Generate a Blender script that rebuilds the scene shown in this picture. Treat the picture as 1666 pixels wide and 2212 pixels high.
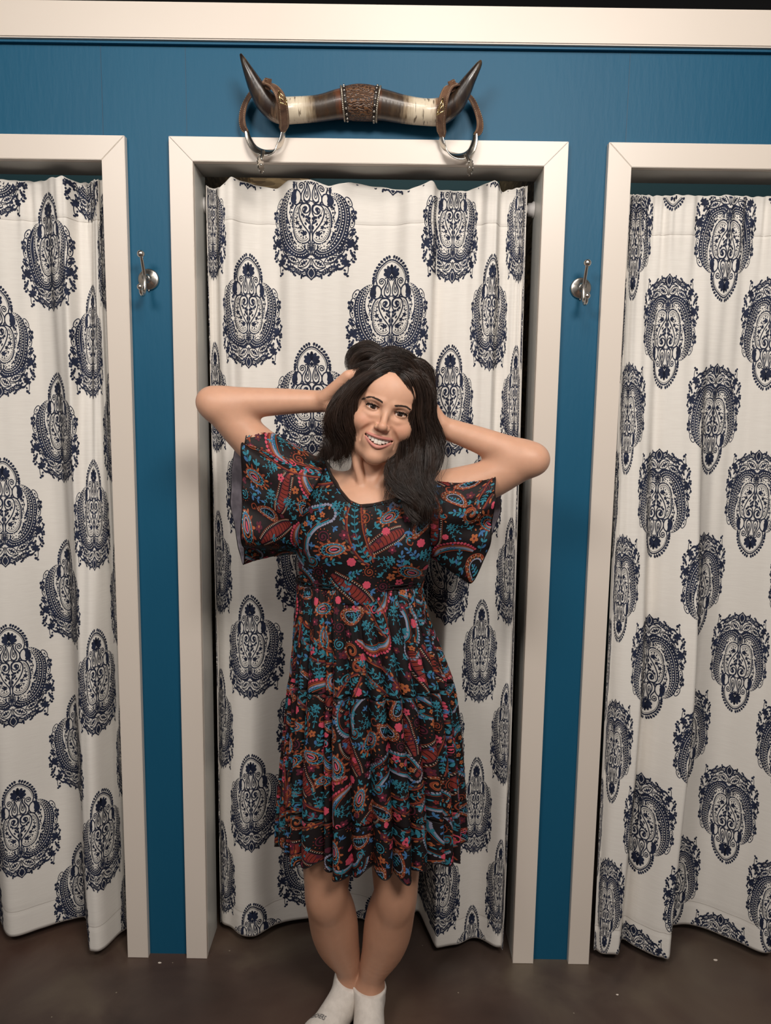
import bpy, math, random
import numpy as np
from mathutils import Vector, Matrix
from mathutils.bvhtree import BVHTree
from mathutils.geometry import tessellate_polygon

for o in list(bpy.data.objects):
    bpy.data.objects.remove(o, do_unlink=True)
scene = bpy.context.scene
C = scene.collection

# ------------------------------------------------------------------ camera
IW, IH, FPX = 1666, 2212, 1650.0
CAM_POS = np.array([0.0571, -2.0014, 1.55])
PITCH, YAW, ROLL = 0.1317, 0.0012, -0.0143


def _rot(a, ax):
    c, s = math.cos(a), math.sin(a)
    if ax == 'x':
        return np.array([[1, 0, 0], [0, c, -s], [0, s, c]])
    if ax == 'y':
        return np.array([[c, 0, s], [0, 1, 0], [-s, 0, c]])
    return np.array([[c, -s, 0], [s, c, 0], [0, 0, 1]])


CAM_M = _rot(YAW, 'z') @ _rot(-PITCH, 'x') @ _rot(ROLL, 'y')   # columns: right, forward, up


def at(x, y, Y):
    """world point at depth plane Y that the photograph shows at pixel x, y"""
    d = CAM_M @ np.array([(x - IW / 2) / FPX, 1.0, -(y - IH / 2) / FPX])
    return CAM_POS + d * (Y - CAM_POS[1]) / d[1]


cam = bpy.data.cameras.new('camera')
cam.sensor_fit = 'HORIZONTAL'
cam.sensor_width = 36.0
cam.lens = FPX / IW * 36.0
cam.clip_start = 0.05
cam_ob = bpy.data.objects.new('camera', cam)
C.objects.link(cam_ob)
_m = Matrix.Identity(4)
for _i in range(3):
    _m[_i][0] = CAM_M[_i, 0]
    _m[_i][1] = CAM_M[_i, 2]
    _m[_i][2] = -CAM_M[_i, 1]
    _m[_i][3] = CAM_POS[_i]
cam_ob.matrix_world = _m
scene.camera = cam_ob

# ------------------------------------------------------------------ light and exposure
scene.view_settings.view_transform = 'Standard'
scene.view_settings.look = 'None'
scene.view_settings.gamma = 1.0
scene.view_settings.use_curve_mapping = False
scene.view_settings.exposure = -0.52

world = bpy.data.worlds.new('world')
scene.world = world
world.use_nodes = True
world.node_tree.nodes['Background'].inputs[0].default_value = (1.0, 0.95, 0.91, 1)
world.node_tree.nodes['Background'].inputs[1].default_value = 0.27


def area_light(name, loc, target, size, power, color, spread=180):
    l = bpy.data.lights.new(name, 'AREA')
    l.shape = 'DISK'
    l.size = size
    l.energy = power
    l.color = color
    l.spread = math.radians(spread)
    o = bpy.data.objects.new(name, l)
    C.objects.link(o)
    o.location = loc
    o.rotation_euler = (Vector(target) - Vector(loc)).to_track_quat('-Z', 'Y').to_euler()
    return o


area_light('ceiling_panel', (0.75, -2.35, 3.02), (0.0, 0.0, 1.6), 0.9, 96, (1.0, 0.945, 0.875))
area_light('ceiling_panel', (-1.0, -2.3, 3.02), (0.0, 0.0, 1.7), 0.9, 58, (1.0, 0.945, 0.88))
area_light('ceiling_panel', (0.1, -1.2, 3.08), (0.0, -0.6, 1.2), 0.7, 20, (1.0, 0.92, 0.84))

# ------------------------------------------------------------------ mesh helpers


def mk(name, verts, faces, mat=None, parent=None, smooth=True, fmat=None):
    """one mesh object from vertex and face lists; mat may be a list, fmat the slot per face"""
    me = bpy.data.meshes.new(name)
    if isinstance(faces, np.ndarray):
        faces = faces.tolist()
    me.from_pydata(np.asarray(verts, float).tolist(), [], faces)
    for m in (mat if isinstance(mat, (list, tuple)) else [mat]):
        if m is not None:
            me.materials.append(m)
    if fmat is not None:
        me.polygons.foreach_set('material_index', np.asarray(fmat, np.int32))
    if smooth:
        me.polygons.foreach_set('use_smooth', np.ones(len(me.polygons), bool))
    me.update()
    o = bpy.data.objects.new(name, me)
    C.objects.link(o)
    if parent is not None:
        o.parent = parent
        o.matrix_parent_inverse = parent.matrix_world.inverted()
    return o


def empty(name, loc=(0, 0, 0)):
    o = bpy.data.objects.new(name, None)
    C.objects.link(o)
    o.location = loc
    o.empty_display_size = 0.05
    o.matrix_world = Matrix.Translation(loc)
    return o


def tag(o, label=None, cat=None, group=None, kind=None):
    if label: o['label'] = label
    if cat: o['category'] = cat
    if group: o['group'] = group
    if kind: o['kind'] = kind
    return o


class MB:
    """collects simple shapes for one mesh"""
    def __init__(self):
        self.v, self.f, self.m = [], [], []

    def add(self, v, f, m=0):
        b = len(self.v)
        self.v += [tuple(map(float, p)) for p in v]
        self.f += [tuple(int(i) + b for i in q) for q in f]
        self.m += [m] * len(f)
        return self

    def box(self, a, b, m=0, bev=0.0):
        (x0, y0, z0), (x1, y1, z1) = a, b
        if bev <= 0:
            v = [(x, y, z) for x in (x0, x1) for y in (y0, y1) for z in (z0, z1)]
            f = [(0, 1, 3, 2), (4, 6, 7, 5), (0, 4, 5, 1), (2, 3, 7, 6), (0, 2, 6, 4), (1, 5, 7, 3)]
            return self.add(v, f, m)
        import bmesh
        bm = bmesh.new()
        vs = [bm.verts.new((x, y, z)) for x in (x0, x1) for y in (y0, y1) for z in (z0, z1)]
        for q in [(0, 1, 3, 2), (4, 6, 7, 5), (0, 4, 5, 1), (2, 3, 7, 6), (0, 2, 6, 4), (1, 5, 7, 3)]:
            bm.faces.new([vs[i] for i in q])
        bmesh.ops.bevel(bm, geom=bm.edges[:], offset=bev, segments=2, affect='EDGES')
        bm.verts.index_update()
        self.add([w.co[:] for w in bm.verts], [[w.index for w in q.verts] for q in bm.faces], m)
        bm.free()
        return self

    def prism(self, poly, y0, y1, m=0):
        """polygon in x,z pushed from y0 to y1"""
        n = len(poly)
        v = [(x, y0, z) for x, z in poly] + [(x, y1, z) for x, z in poly]
        f = [tuple(range(n)), tuple(range(2 * n - 1, n - 1, -1))]
        f += [(i, (i + 1) % n + 0, (i + 1) % n + n, i + n) for i in range(n)]
        return self.add(v, f, m)

    def tube(self, pts, rad, n=10, cap=True, m=0, flat=None, up=None):
        v, f = tube(pts, rad, n, cap, flat, up)
        return self.add(v, f, m)

    def sphere(self, c, r, n=12, m=0, sx=1, sy=1, sz=1):
        v, f = [], []
        k = n // 2
        for i in range(k + 1):
            th = math.pi * i / k
            for j in range(n):
                ph = 2 * math.pi * j / n
                v.append((c[0] + sx * r * math.sin(th) * math.cos(ph), c[1] + sy * r * math.sin(th) * math.sin(ph), c[2] + sz * r * math.cos(th)))
        for i in range(k):
            for j in range(n):
                a, b = i * n + j, i * n + (j + 1) % n
                f.append((a, a + n, b + n, b))
        return self.add(v, f, m)

    def lathe(self, prof, org, axis, n=32, m=0):
        """profile of (radius, height) about axis at org"""
        ax = Vector(axis).normalized()
        u = ax.orthogonal().normalized()
        w = ax.cross(u)
        v, f = [], []
        for r, h in prof:
            for j in range(n):
                a = 2 * math.pi * j / n
                p = Vector(org) + ax * h + (u * math.cos(a) + w * math.sin(a)) * r
                v.append(p[:])
        for i in range(len(prof) - 1):
            for j in range(n):
                a, b = i * n + j, i * n + (j + 1) % n
                f.append((a, b, b + n, a + n))
        f.append(tuple(range(n))[::-1])
        f.append(tuple(range((len(prof) - 1) * n, len(prof) * n)))
        return self.add(v, f, m)

    def build(self, name, mat, parent=None, smooth=True):
        return mk(name, self.v, self.f, mat, parent, smooth, self.m if isinstance(mat, (list, tuple)) else None)


def catmull(pts, n, closed=False):
    p = np.asarray(pts, float)
    if closed:
        q = np.vstack([p[-1], p, p[0], p[1]])
        segs = len(p)
    else:
        q = np.vstack([2 * p[0] - p[1], p, 2 * p[-1] - p[-2]])
        segs = len(p) - 1
    t = np.linspace(0, segs, n, endpoint=not closed)
    i = np.minimum(t.astype(int), segs - 1)
    s = (t - i)[:, None]
    a, b, c, d = q[i], q[i + 1], q[i + 2], q[i + 3]
    return 0.5 * (2 * b + (c - a) * s + (2 * a - 5 * b + 4 * c - d) * s ** 2 + (3 * b - a - 3 * c + d) * s ** 3)


def frames(pts, up=None):
    p = np.asarray(pts, float)
    t = np.gradient(p, axis=0)
    t /= np.linalg.norm(t, axis=1)[:, None] + 1e-12
    if up is None:
        up = np.array([0, 0, 1.0]) if abs(t[0][2]) < 0.9 else np.array([1.0, 0, 0])
        N = np.zeros_like(p)
        u = up - t[0] * (up @ t[0])
        u /= np.linalg.norm(u)
        for i in range(len(p)):
            u = u - t[i] * (u @ t[i])
            u /= np.linalg.norm(u) + 1e-12
            N[i] = u
    else:
        u = np.broadcast_to(np.asarray(up, float), p.shape)
        N = u - t * (u * t).sum(1)[:, None]
        N /= np.linalg.norm(N, axis=1)[:, None] + 1e-12
    return t, N, np.cross(t, N)


def tube(pts, rad, n=10, cap=True, flat=None, up=None):
    """swept tube; rad scalar or list; flat = (a, b) multipliers along the two normals"""
    p = np.asarray(pts, float)
    r = np.broadcast_to(np.asarray(rad, float), (len(p),))
    t, N, B = frames(p, up)
    fa, fb = flat if flat else (1, 1)
    a = np.linspace(0, 2 * np.pi, n, endpoint=False)
    ring = (np.cos(a)[None, :, None] * N[:, None] * fa + np.sin(a)[None, :, None] * B[:, None] * fb)
    v = (p[:, None] + ring * r[:, None, None]).reshape(-1, 3)
    f = []
    for i in range(len(p) - 1):
        for j in range(n):
            k = (j + 1) % n
            f.append((i * n + j, i * n + k, (i + 1) * n + k, (i + 1) * n + j))
    if cap:
        f.append(tuple(range(n))[::-1])
        f.append(tuple(range((len(p) - 1) * n, len(p) * n)))
    return v, f


def pinterp(x, xs, ys):
    """smooth monotone-ish interpolation through knots (cubic Hermite)"""
    xs, ys = np.asarray(xs, float), np.asarray(ys, float)
    d = np.diff(ys) / np.diff(xs)
    m = np.concatenate([[d[0]], (d[1:] + d[:-1]) / 2, [d[-1]]])
    for i in range(len(d)):
        if d[i] == 0: m[i] = m[i + 1] = 0
    m[1:-1] = np.where(d[1:] * d[:-1] <= 0, 0, m[1:-1])
    x = np.clip(np.asarray(x, float), xs[0], xs[-1])
    i = np.clip(np.searchsorted(xs, x, side='right') - 1, 0, len(d) - 1)
    h = (xs[1:] - xs[:-1])[i]
    s = (x - xs[i]) / h
    return ((2 * s ** 3 - 3 * s ** 2 + 1) * ys[i] + (s ** 3 - 2 * s ** 2 + s) * h * m[i]
            + (-2 * s ** 3 + 3 * s ** 2) * ys[i + 1] + (s ** 3 - s ** 2) * h * m[i + 1])


# ------------------------------------------------------------------ materials


def srgb(r, g, b):
    f = lambda c: (c / 255) / 12.92 if c <= 10 else ((c / 255 + 0.055) / 1.055) ** 2.4
    return (f(r), f(g), f(b), 1.0)


def nodemat(name, col, rough=0.5, metal=0.0, spec=0.5, sss=0.0, noise=None, bump=None, coat=0.0):
    """Principled material; noise=(scale, colour2, detail, stretch), bump=(scale, strength, distance, stretch)"""
    m = bpy.data.materials.new(name)
    m.use_nodes = True
    nt = m.node_tree
    b = nt.nodes['Principled BSDF']
    b.inputs['Base Color'].default_value = col
    b.inputs['Roughness'].default_value = rough
    b.inputs['Metallic'].default_value = metal
    b.inputs['Specular IOR Level'].default_value = spec
    b.inputs['Coat Weight'].default_value = coat
    if sss:
        b.inputs['Subsurface Weight'].default_value = sss
        b.inputs['Subsurface Radius'].default_value = (0.8, 0.3, 0.15)
        b.inputs['Subsurface Scale'].default_value = 0.008
    tc = nt.nodes.new('ShaderNodeTexCoord')

    def mapped(stretch):
        mp = nt.nodes.new('ShaderNodeMapping')
        mp.inputs['Scale'].default_value = stretch
        nt.links.new(tc.outputs['Object'], mp.inputs['Vector'])
        return mp.outputs['Vector']
    if noise:
        sc, c2, det, st = noise
        n = nt.nodes.new('ShaderNodeTexNoise')
        n.inputs['Scale'].default_value = sc
        n.inputs['Detail'].default_value = det
        nt.links.new(mapped(st), n.inputs['Vector'])
        r = nt.nodes.new('ShaderNodeValToRGB')
        r.color_ramp.elements[0].position = 0.3
        r.color_ramp.elements[1].position = 0.7
        r.color_ramp.elements[0].color = col
        r.color_ramp.elements[1].color = c2
        nt.links.new(n.outputs['Fac'], r.inputs['Fac'])
        nt.links.new(r.outputs['Color'], b.inputs['Base Color'])
    if bump:
        sc, stg, dist, st = bump
        n = nt.nodes.new('ShaderNodeTexNoise')
        n.inputs['Scale'].default_value = sc
        n.inputs['Detail'].default_value = 5
        nt.links.new(mapped(st), n.inputs['Vector'])
        bp = nt.nodes.new('ShaderNodeBump')
        bp.inputs['Strength'].default_value = stg
        bp.inputs['Distance'].default_value = dist
        nt.links.new(n.outputs['Fac'], bp.inputs['Height'])
        nt.links.new(bp.outputs['Normal'], b.inputs['Normal'])
    return m


MAT = {}
MAT['blue'] = nodemat('teal_blue_paint', srgb(17, 82, 113), 0.5, spec=.28, noise=(1.6, srgb(20, 88, 119), 4, (1, 1, .4)), bump=(75, 0.3, 0.002, (1, 1, .22)))
MAT['white'] = nodemat('cream_gloss_paint', srgb(226, 214, 203), 0.36, noise=(1.3, srgb(220, 208, 196), 3, (1, 1, 1)), bump=(26, 0.12, 0.001, (1, 1, .4)))
MAT['jamb'] = nodemat('grey_white_gloss_paint', srgb(214, 212, 206), 0.28, noise=(4, srgb(200, 198, 192), 3, (1, 1, .5)), bump=(40, 0.25, 0.001, (.3, 1, 1)))
MAT['black'] = nodemat('black_ceiling_paint', srgb(14, 13, 14), 0.8)
MAT['booth'] = nodemat('dark_teal_board', srgb(24, 66, 74), 0.7)
MAT['cream_wall'] = nodemat('shop_wall_paint', srgb(150, 140, 128), 0.8)
MAT['plastic'] = nodemat('white_plastic', srgb(232, 228, 226), 0.35)
MAT['steel'] = nodemat('polished_steel', (0.74, 0.70, 0.64, 1), 0.22, 1.0, noise=(40, (0.58, 0.54, 0.48, 1), 2, (1, 1, 1)))
MAT['nickel'] = nodemat('brushed_nickel', (0.62, 0.58, 0.53, 1), 0.27, 1.0)
MAT['brass'] = nodemat('worn_brass', (0.72, 0.55, 0.28, 1), 0.25, 1.0)

# ================================================================== THE SETTING
OPW, TW, OPH = 0.8688, 0.058, 2.1546           # opening width, casing width, opening height
GL, GR = 0.109, 0.0996                        # blue strips between the casings
TY = -0.019                                   # casing front
JD = 0.112                                    # jamb back
WT = 0.085                                    # wall thickness
CX = [-(OPW + 2 * TW + GL), 0.0, OPW + 2 * TW + GR]   # opening centres


def osb_material():
    m = nodemat('oriented_strand_board', srgb(120, 98, 68), 0.75)
    nt = m.node_tree
    b = nt.nodes['Principled BSDF']
    tc = nt.nodes.new('ShaderNodeTexCoord')
    mp = nt.nodes.new('ShaderNodeMapping'); mp.inputs['Scale'].default_value = (14, 14, 55)
    v = nt.nodes.new('ShaderNodeTexVoronoi'); v.inputs['Scale'].default_value = 1.6
    r = nt.nodes.new('ShaderNodeValToRGB')
    r.color_ramp.elements[0].color = srgb(70, 52, 34); r.color_ramp.elements[1].color = srgb(176, 150, 108)
    nt.links.new(tc.outputs['Object'], mp.inputs['Vector']); nt.links.new(mp.outputs['Vector'], v.inputs['Vector'])
    nt.links.new(v.outputs['Color'], r.inputs['Fac']); nt.links.new(r.outputs['Color'], b.inputs['Base Color'])
    return m


def floor_material():
    m = nodemat('brown_stained_concrete', srgb(70, 58, 50), 0.42)
    nt = m.node_tree
    b = nt.nodes['Principled BSDF']
    tc = nt.nodes.new('ShaderNodeTexCoord')

    def noise(scale, det, dist=0.0):
        n = nt.nodes.new('ShaderNodeTexNoise')
        n.inputs['Scale'].default_value = scale; n.inputs['Detail'].default_value = det
        n.inputs['Distortion'].default_value = dist
        nt.links.new(tc.outputs['Object'], n.inputs['Vector'])
        return n.outputs['Fac']
    r = nt.nodes.new('ShaderNodeValToRGB')
    e = r.color_ramp.elements
    e[0].position, e[0].color = 0.28, srgb(56, 45, 41)
    e[1].position, e[1].color = 0.72, srgb(100, 88, 75)
    k = e.new(0.5); k.color = srgb(78, 64, 57)
    nt.links.new(noise(3.2, 7, 0.8), r.inputs['Fac'])
    r2 = nt.nodes.new('ShaderNodeValToRGB')
    r2.color_ramp.elements[0].position, r2.color_ramp.elements[0].color = 0.45, (0, 0, 0, 1)
    r2.color_ramp.elements[1].position, r2.color_ramp.elements[1].color = 0.75, (1, 1, 1, 1)
    nt.links.new(noise(1.1, 4, 0.3), r2.inputs['Fac'])
    mx = nt.nodes.new('ShaderNodeMix'); mx.data_type = 'RGBA'
    mx.inputs['B'].default_value = srgb(92, 58, 44)
    mul = nt.nodes.new('ShaderNodeMath'); mul.operation = 'MULTIPLY'; mul.inputs[1].default_value = 0.55
    nt.links.new(r2.outputs['Color'], mul.inputs[0]); nt.links.new(mul.outputs[0], mx.inputs['Factor'])
    nt.links.new(r.outputs['Color'], mx.inputs['A'])
    # pale scuffs and paint specks
    sp = nt.nodes.new('ShaderNodeTexVoronoi'); sp.inputs['Scale'].default_value = 16
    nt.links.new(tc.outputs['Object'], sp.inputs['Vector'])
    cut = nt.nodes.new('ShaderNodeMath'); cut.operation = 'LESS_THAN'; cut.inputs[1].default_value = 0.035
    nt.links.new(sp.outputs['Distance'], cut.inputs[0])
    m2 = nt.nodes.new('ShaderNodeMix'); m2.data_type = 'RGBA'
    m2.inputs['B'].default_value = srgb(140, 128, 112)
    nt.links.new(cut.outputs[0], m2.inputs['Factor']); nt.links.new(mx.outputs['Result'], m2.inputs['A'])
    nt.links.new(m2.outputs['Result'], b.inputs['Base Color'])
    bp = nt.nodes.new('ShaderNodeBump'); bp.inputs['Strength'].default_value = 0.25; bp.inputs['Distance'].default_value = 0.002
    nt.links.new(noise(45, 5), bp.inputs['Height']); nt.links.new(bp.outputs['Normal'], b.inputs['Normal'])
    return m


MAT['osb'] = osb_material()
MAT['floor'] = floor_material()

tag(MB().box((-3, -4.6, -0.1), (3, 1.6, 0.0)).build('floor', MAT['floor'], smooth=False), 'brown mottled stained concrete floor', kind='structure')
tag(MB().box((-3, -4.6, 3.12), (3, 1.6, 3.22)).build('ceiling', MAT['black'], smooth=False), 'black painted ceiling above the fitting rooms', kind='structure')

# the teal wall: header, two posts between openings, two outer fields
wall = empty('wall_back', (0, 0, 0))
tag(wall, 'teal blue painted board wall above and between the fitting rooms', kind='structure')
TOPZ = 2.50
HZ = OPH + 0.0125
mb = MB().box((-2.6, 0, HZ), (2.6, WT, TOPZ)); mb.build('header_field', MAT['blue'], wall, False)
for k in (0, 1):
    x0, x1 = CX[k] + OPW / 2 + .0135, CX[k + 1] - OPW / 2 - .0135
    MB().box((x0 - 0.001, 0, 0), (x1 + 0.001, WT, HZ)).build('post_field', MAT['blue'], wall, False)
MB().box((-2.6, 0, 0), (CX[0] - OPW / 2 - .0125, WT, HZ)).build('post_field', MAT['blue'], wall, False)
MB().box((CX[2] + OPW / 2 + .0125, 0, 0), (2.6, WT, HZ)).build('post_field', MAT['blue'], wall, False)
# board joints showing in the header, in a darker teal
for px in (220, 402, 1358):
    p = at(px, 190, 0)
    MB().box((p[0] - 0.0007, -0.0006, OPH + TW), (p[0] + 0.0007, 0.004, 2.43)).build('board_joint', nodemat('dark_joint_paint', srgb(14, 66, 94), 0.5), wall, False)

LBL = ['cream painted door casing and jamb around the left fitting room', 'cream painted door casing and jamb around the middle fitting room',
       'cream painted door casing and jamb around the right fitting room']
for k in range(3):
    cx = CX[k]
    t = empty('trim_%d' % (k + 1), (cx, 0, 0))
    tag(t, LBL[k], kind='structure')
    a, b, h = OPW / 2, OPW / 2 + TW, OPH
    g = 0.0005

    def casing(poly, nm):
        import bmesh
        bm = bmesh.new()
        n = len(poly)
        fr = [bm.verts.new((cx + x, TY, z)) for x, z in poly]
        bk = [bm.verts.new((cx + x, 0.001, z)) for x, z in poly]
        bm.faces.new(fr); bm.faces.new(bk[::-1])
        for i in range(n):
            bm.faces.new((fr[i], bk[i], bk[(i + 1) % n], fr[(i + 1) % n]))
        ed = [e for e in bm.edges if all(abs(v.co.y - TY) < 1e-6 for v in e.verts)]
        bmesh.ops.bevel(bm, geom=ed, offset=0.0012, segments=2, affect='EDGES')
        bmesh.ops.recalc_face_normals(bm, faces=bm.faces[:])
        bm.verts.index_update()
        o = mk(nm, [v.co[:] for v in bm.verts], [[v.index for v in f.verts] for f in bm.faces], MAT['white'], t, False)
        bm.free()
        return o
    casing([(-b, 0), (-a, 0), (-a, h - g), (-b, h + TW - g)][::1], 'side_casing')
    casing([(a, 0), (b, 0), (b, h + TW - g), (a, h - g)], 'side_casing')
    casing([(-a + g, h), (a - g, h), (b - g, h + TW), (-b + g, h + TW)], 'head_casing')
    MB().box((cx - a - 0.012, 0.0012, 0.001), (cx - a, JD, h - .001), bev=0.0015).build('jamb', MAT['jamb'], t, False)
    MB().box((cx + a, 0.0012, 0.001), (cx + a + 0.012, JD, h - .001), bev=0.0015).build('jamb', MAT['jamb'], t, False)
    MB().box((cx - a - 0.012, 0.0012, h), (cx + a + .012, JD, h + .012), bev=0.0015).build('head_jamb', MAT['jamb'], t, False)

# white fascia along the top of the wall, with a thin bead added for the shadow line under it
t4 = empty('trim_4', (0, 0, 2.43))
tag(t4, 'cream fascia board running along the top of the wall', kind='structure')
MB().box((-2.6, -0.022, 2.434), (2.6, 0.1, 2.5185), bev=0.003).build('fascia_board', MAT['white'], t4, False)
MB().box((-2.6, -0.012, 2.4275), (2.6, -0.0005, 2.4335)).build('shadow_bead', MAT['blue'], t4, False)

# fitting rooms behind the curtains
tag(MB().box((-2.6, 1.25, 0), (2.6, 1.32, 2.5)).build('wall_booth', MAT['booth'], smooth=False), 'dark teal board back wall inside the fitting rooms', kind='structure')
for k, x in enumerate((CX[0] / 2 - 0.0, CX[2] / 2)):
    tag(MB().box((x - 0.045, JD + 0.002, 0), (x + 0.045, 1.249, 2.5)).build('wall_partition_%d' % (k + 1), MAT['osb'], smooth=False),
        'bare strand board partition at the %s of the middle fitting room' % ('left', 'right')[k], kind='structure')
for k, x in enumerate((-0.4, )):
    tag(MB().box((-0.53, 1.17, 2.0), (-0.27, 1.248, 2.5)).build('wall_panel_1', MAT['osb'], smooth=False), 'bare board patch at the back of the middle fitting room', kind='structure')

# cream paint flakes fallen on the floor
for i, (px, py, sz, lab) in enumerate(((1546, 2074, .0062, 'cream paint flake on the floor near the right curtain hem'), (1334, 2149, .0042, 'small cream paint flake on the floor before the right blue post'), (345, 2080, .0050, 'cream paint flake on the floor at the foot of the left blue post'))):
    d = CAM_M @ np.array([(px - IW / 2) / FPX, 1.0, -(py - IH / 2) / FPX])
    c = CAM_POS + d * (-CAM_POS[2] / d[2])
    rf = random.Random(i)
    n = 7
    rim = [(c[0] + sz * rf.uniform(.7, 1.1) * math.cos(a), c[1] + sz * .7 * rf.uniform(.7, 1.1) * math.sin(a)) for a in np.linspace(0, 2 * np.pi, n, endpoint=False)]
    v = [(x, y, .0) for x, y in rim] + [(x, y, .0009 + .0004 * (k % 2)) for k, (x, y) in enumerate(rim)] + [(c[0], c[1], .0017)]
    f = [(k, (k + 1) % n, n + (k + 1) % n, n + k) for k in range(n)] + [(n + k, n + (k + 1) % n, 2 * n) for k in range(n)] + [tuple(range(n))[::-1]]
    tag(mk('paint_flake', v, f, MAT['white'], None, False), lab, 'paint flake', 'paint flakes on the floor')

# ================================================================== WALL HOOKS
def wall_hook(px, py, side, label):
    """double robe hook on a domed rose; side tilts the arm"""
    c = at(px, py, 0.0)
    c[1] = 0.0
    r = empty('robe_hook', c)
    tag(r, label, 'hook', 'robe hooks on the blue posts')
    A = lambda dx, dy, dz: (c[0] + dx, c[1] + dy, c[2] + dz)
    s = 0.0265
    MB().lathe([(s, 0), (s, -0.004), (s * .94, -0.0065), (s * .86, -0.0070), (s * .80, -0.0078), (s * .45, -0.0135), (s * .34, -0.016), (s * .30, -0.02), (.0055, -0.0205)],
               c, (0, 1, 0), 40).build('rose', MAT['nickel'], r)
    MB().lathe([(.0075, -.016), (.006, -.022), (.0055, -.034), (.0065, -.038)], c, (0, 1, 0), 20).build('post', MAT['nickel'], r)
    pts = [(0, -.058, .046), (0, -.052, .036), (0, -.044, .020), (0, -.037, .005), (0, -.035, -.010), (0, -.037, -.026), (0, -.045, -.041), (0, -.056, -.046), (0, -.067, -.041), (0, -.071, -.034)]
    cu = catmull([A(*p) for p in pts], 44)
    rr = pinterp(np.linspace(0, 1, 44), [0, .45, .7, 1], [.0036, .0046, .0050, .0036])
    MB().tube(cu, rr, 14).build('arm', MAT['nickel'], r)
    MB().sphere(A(0, -.060, .0515), .0092, 20).build('ball', MAT['nickel'], r)
    MB().sphere(A(0, -.073, -.029), .0075, 20).build('ball', MAT['nickel'], r)
    MB().tube([A(0, -.003, -s), A(0, -.003, -s - .003)], .002, 8).build('set_screw', MAT['nickel'], r)
    return r


wall_hook(322, 604, 1, 'brushed nickel robe hook on the blue post left of the middle fitting room')
wall_hook(1254, 623, -1, 'brushed nickel robe hook on the blue post right of the middle fitting room')

# ================================================================== HORN RACK


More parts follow.
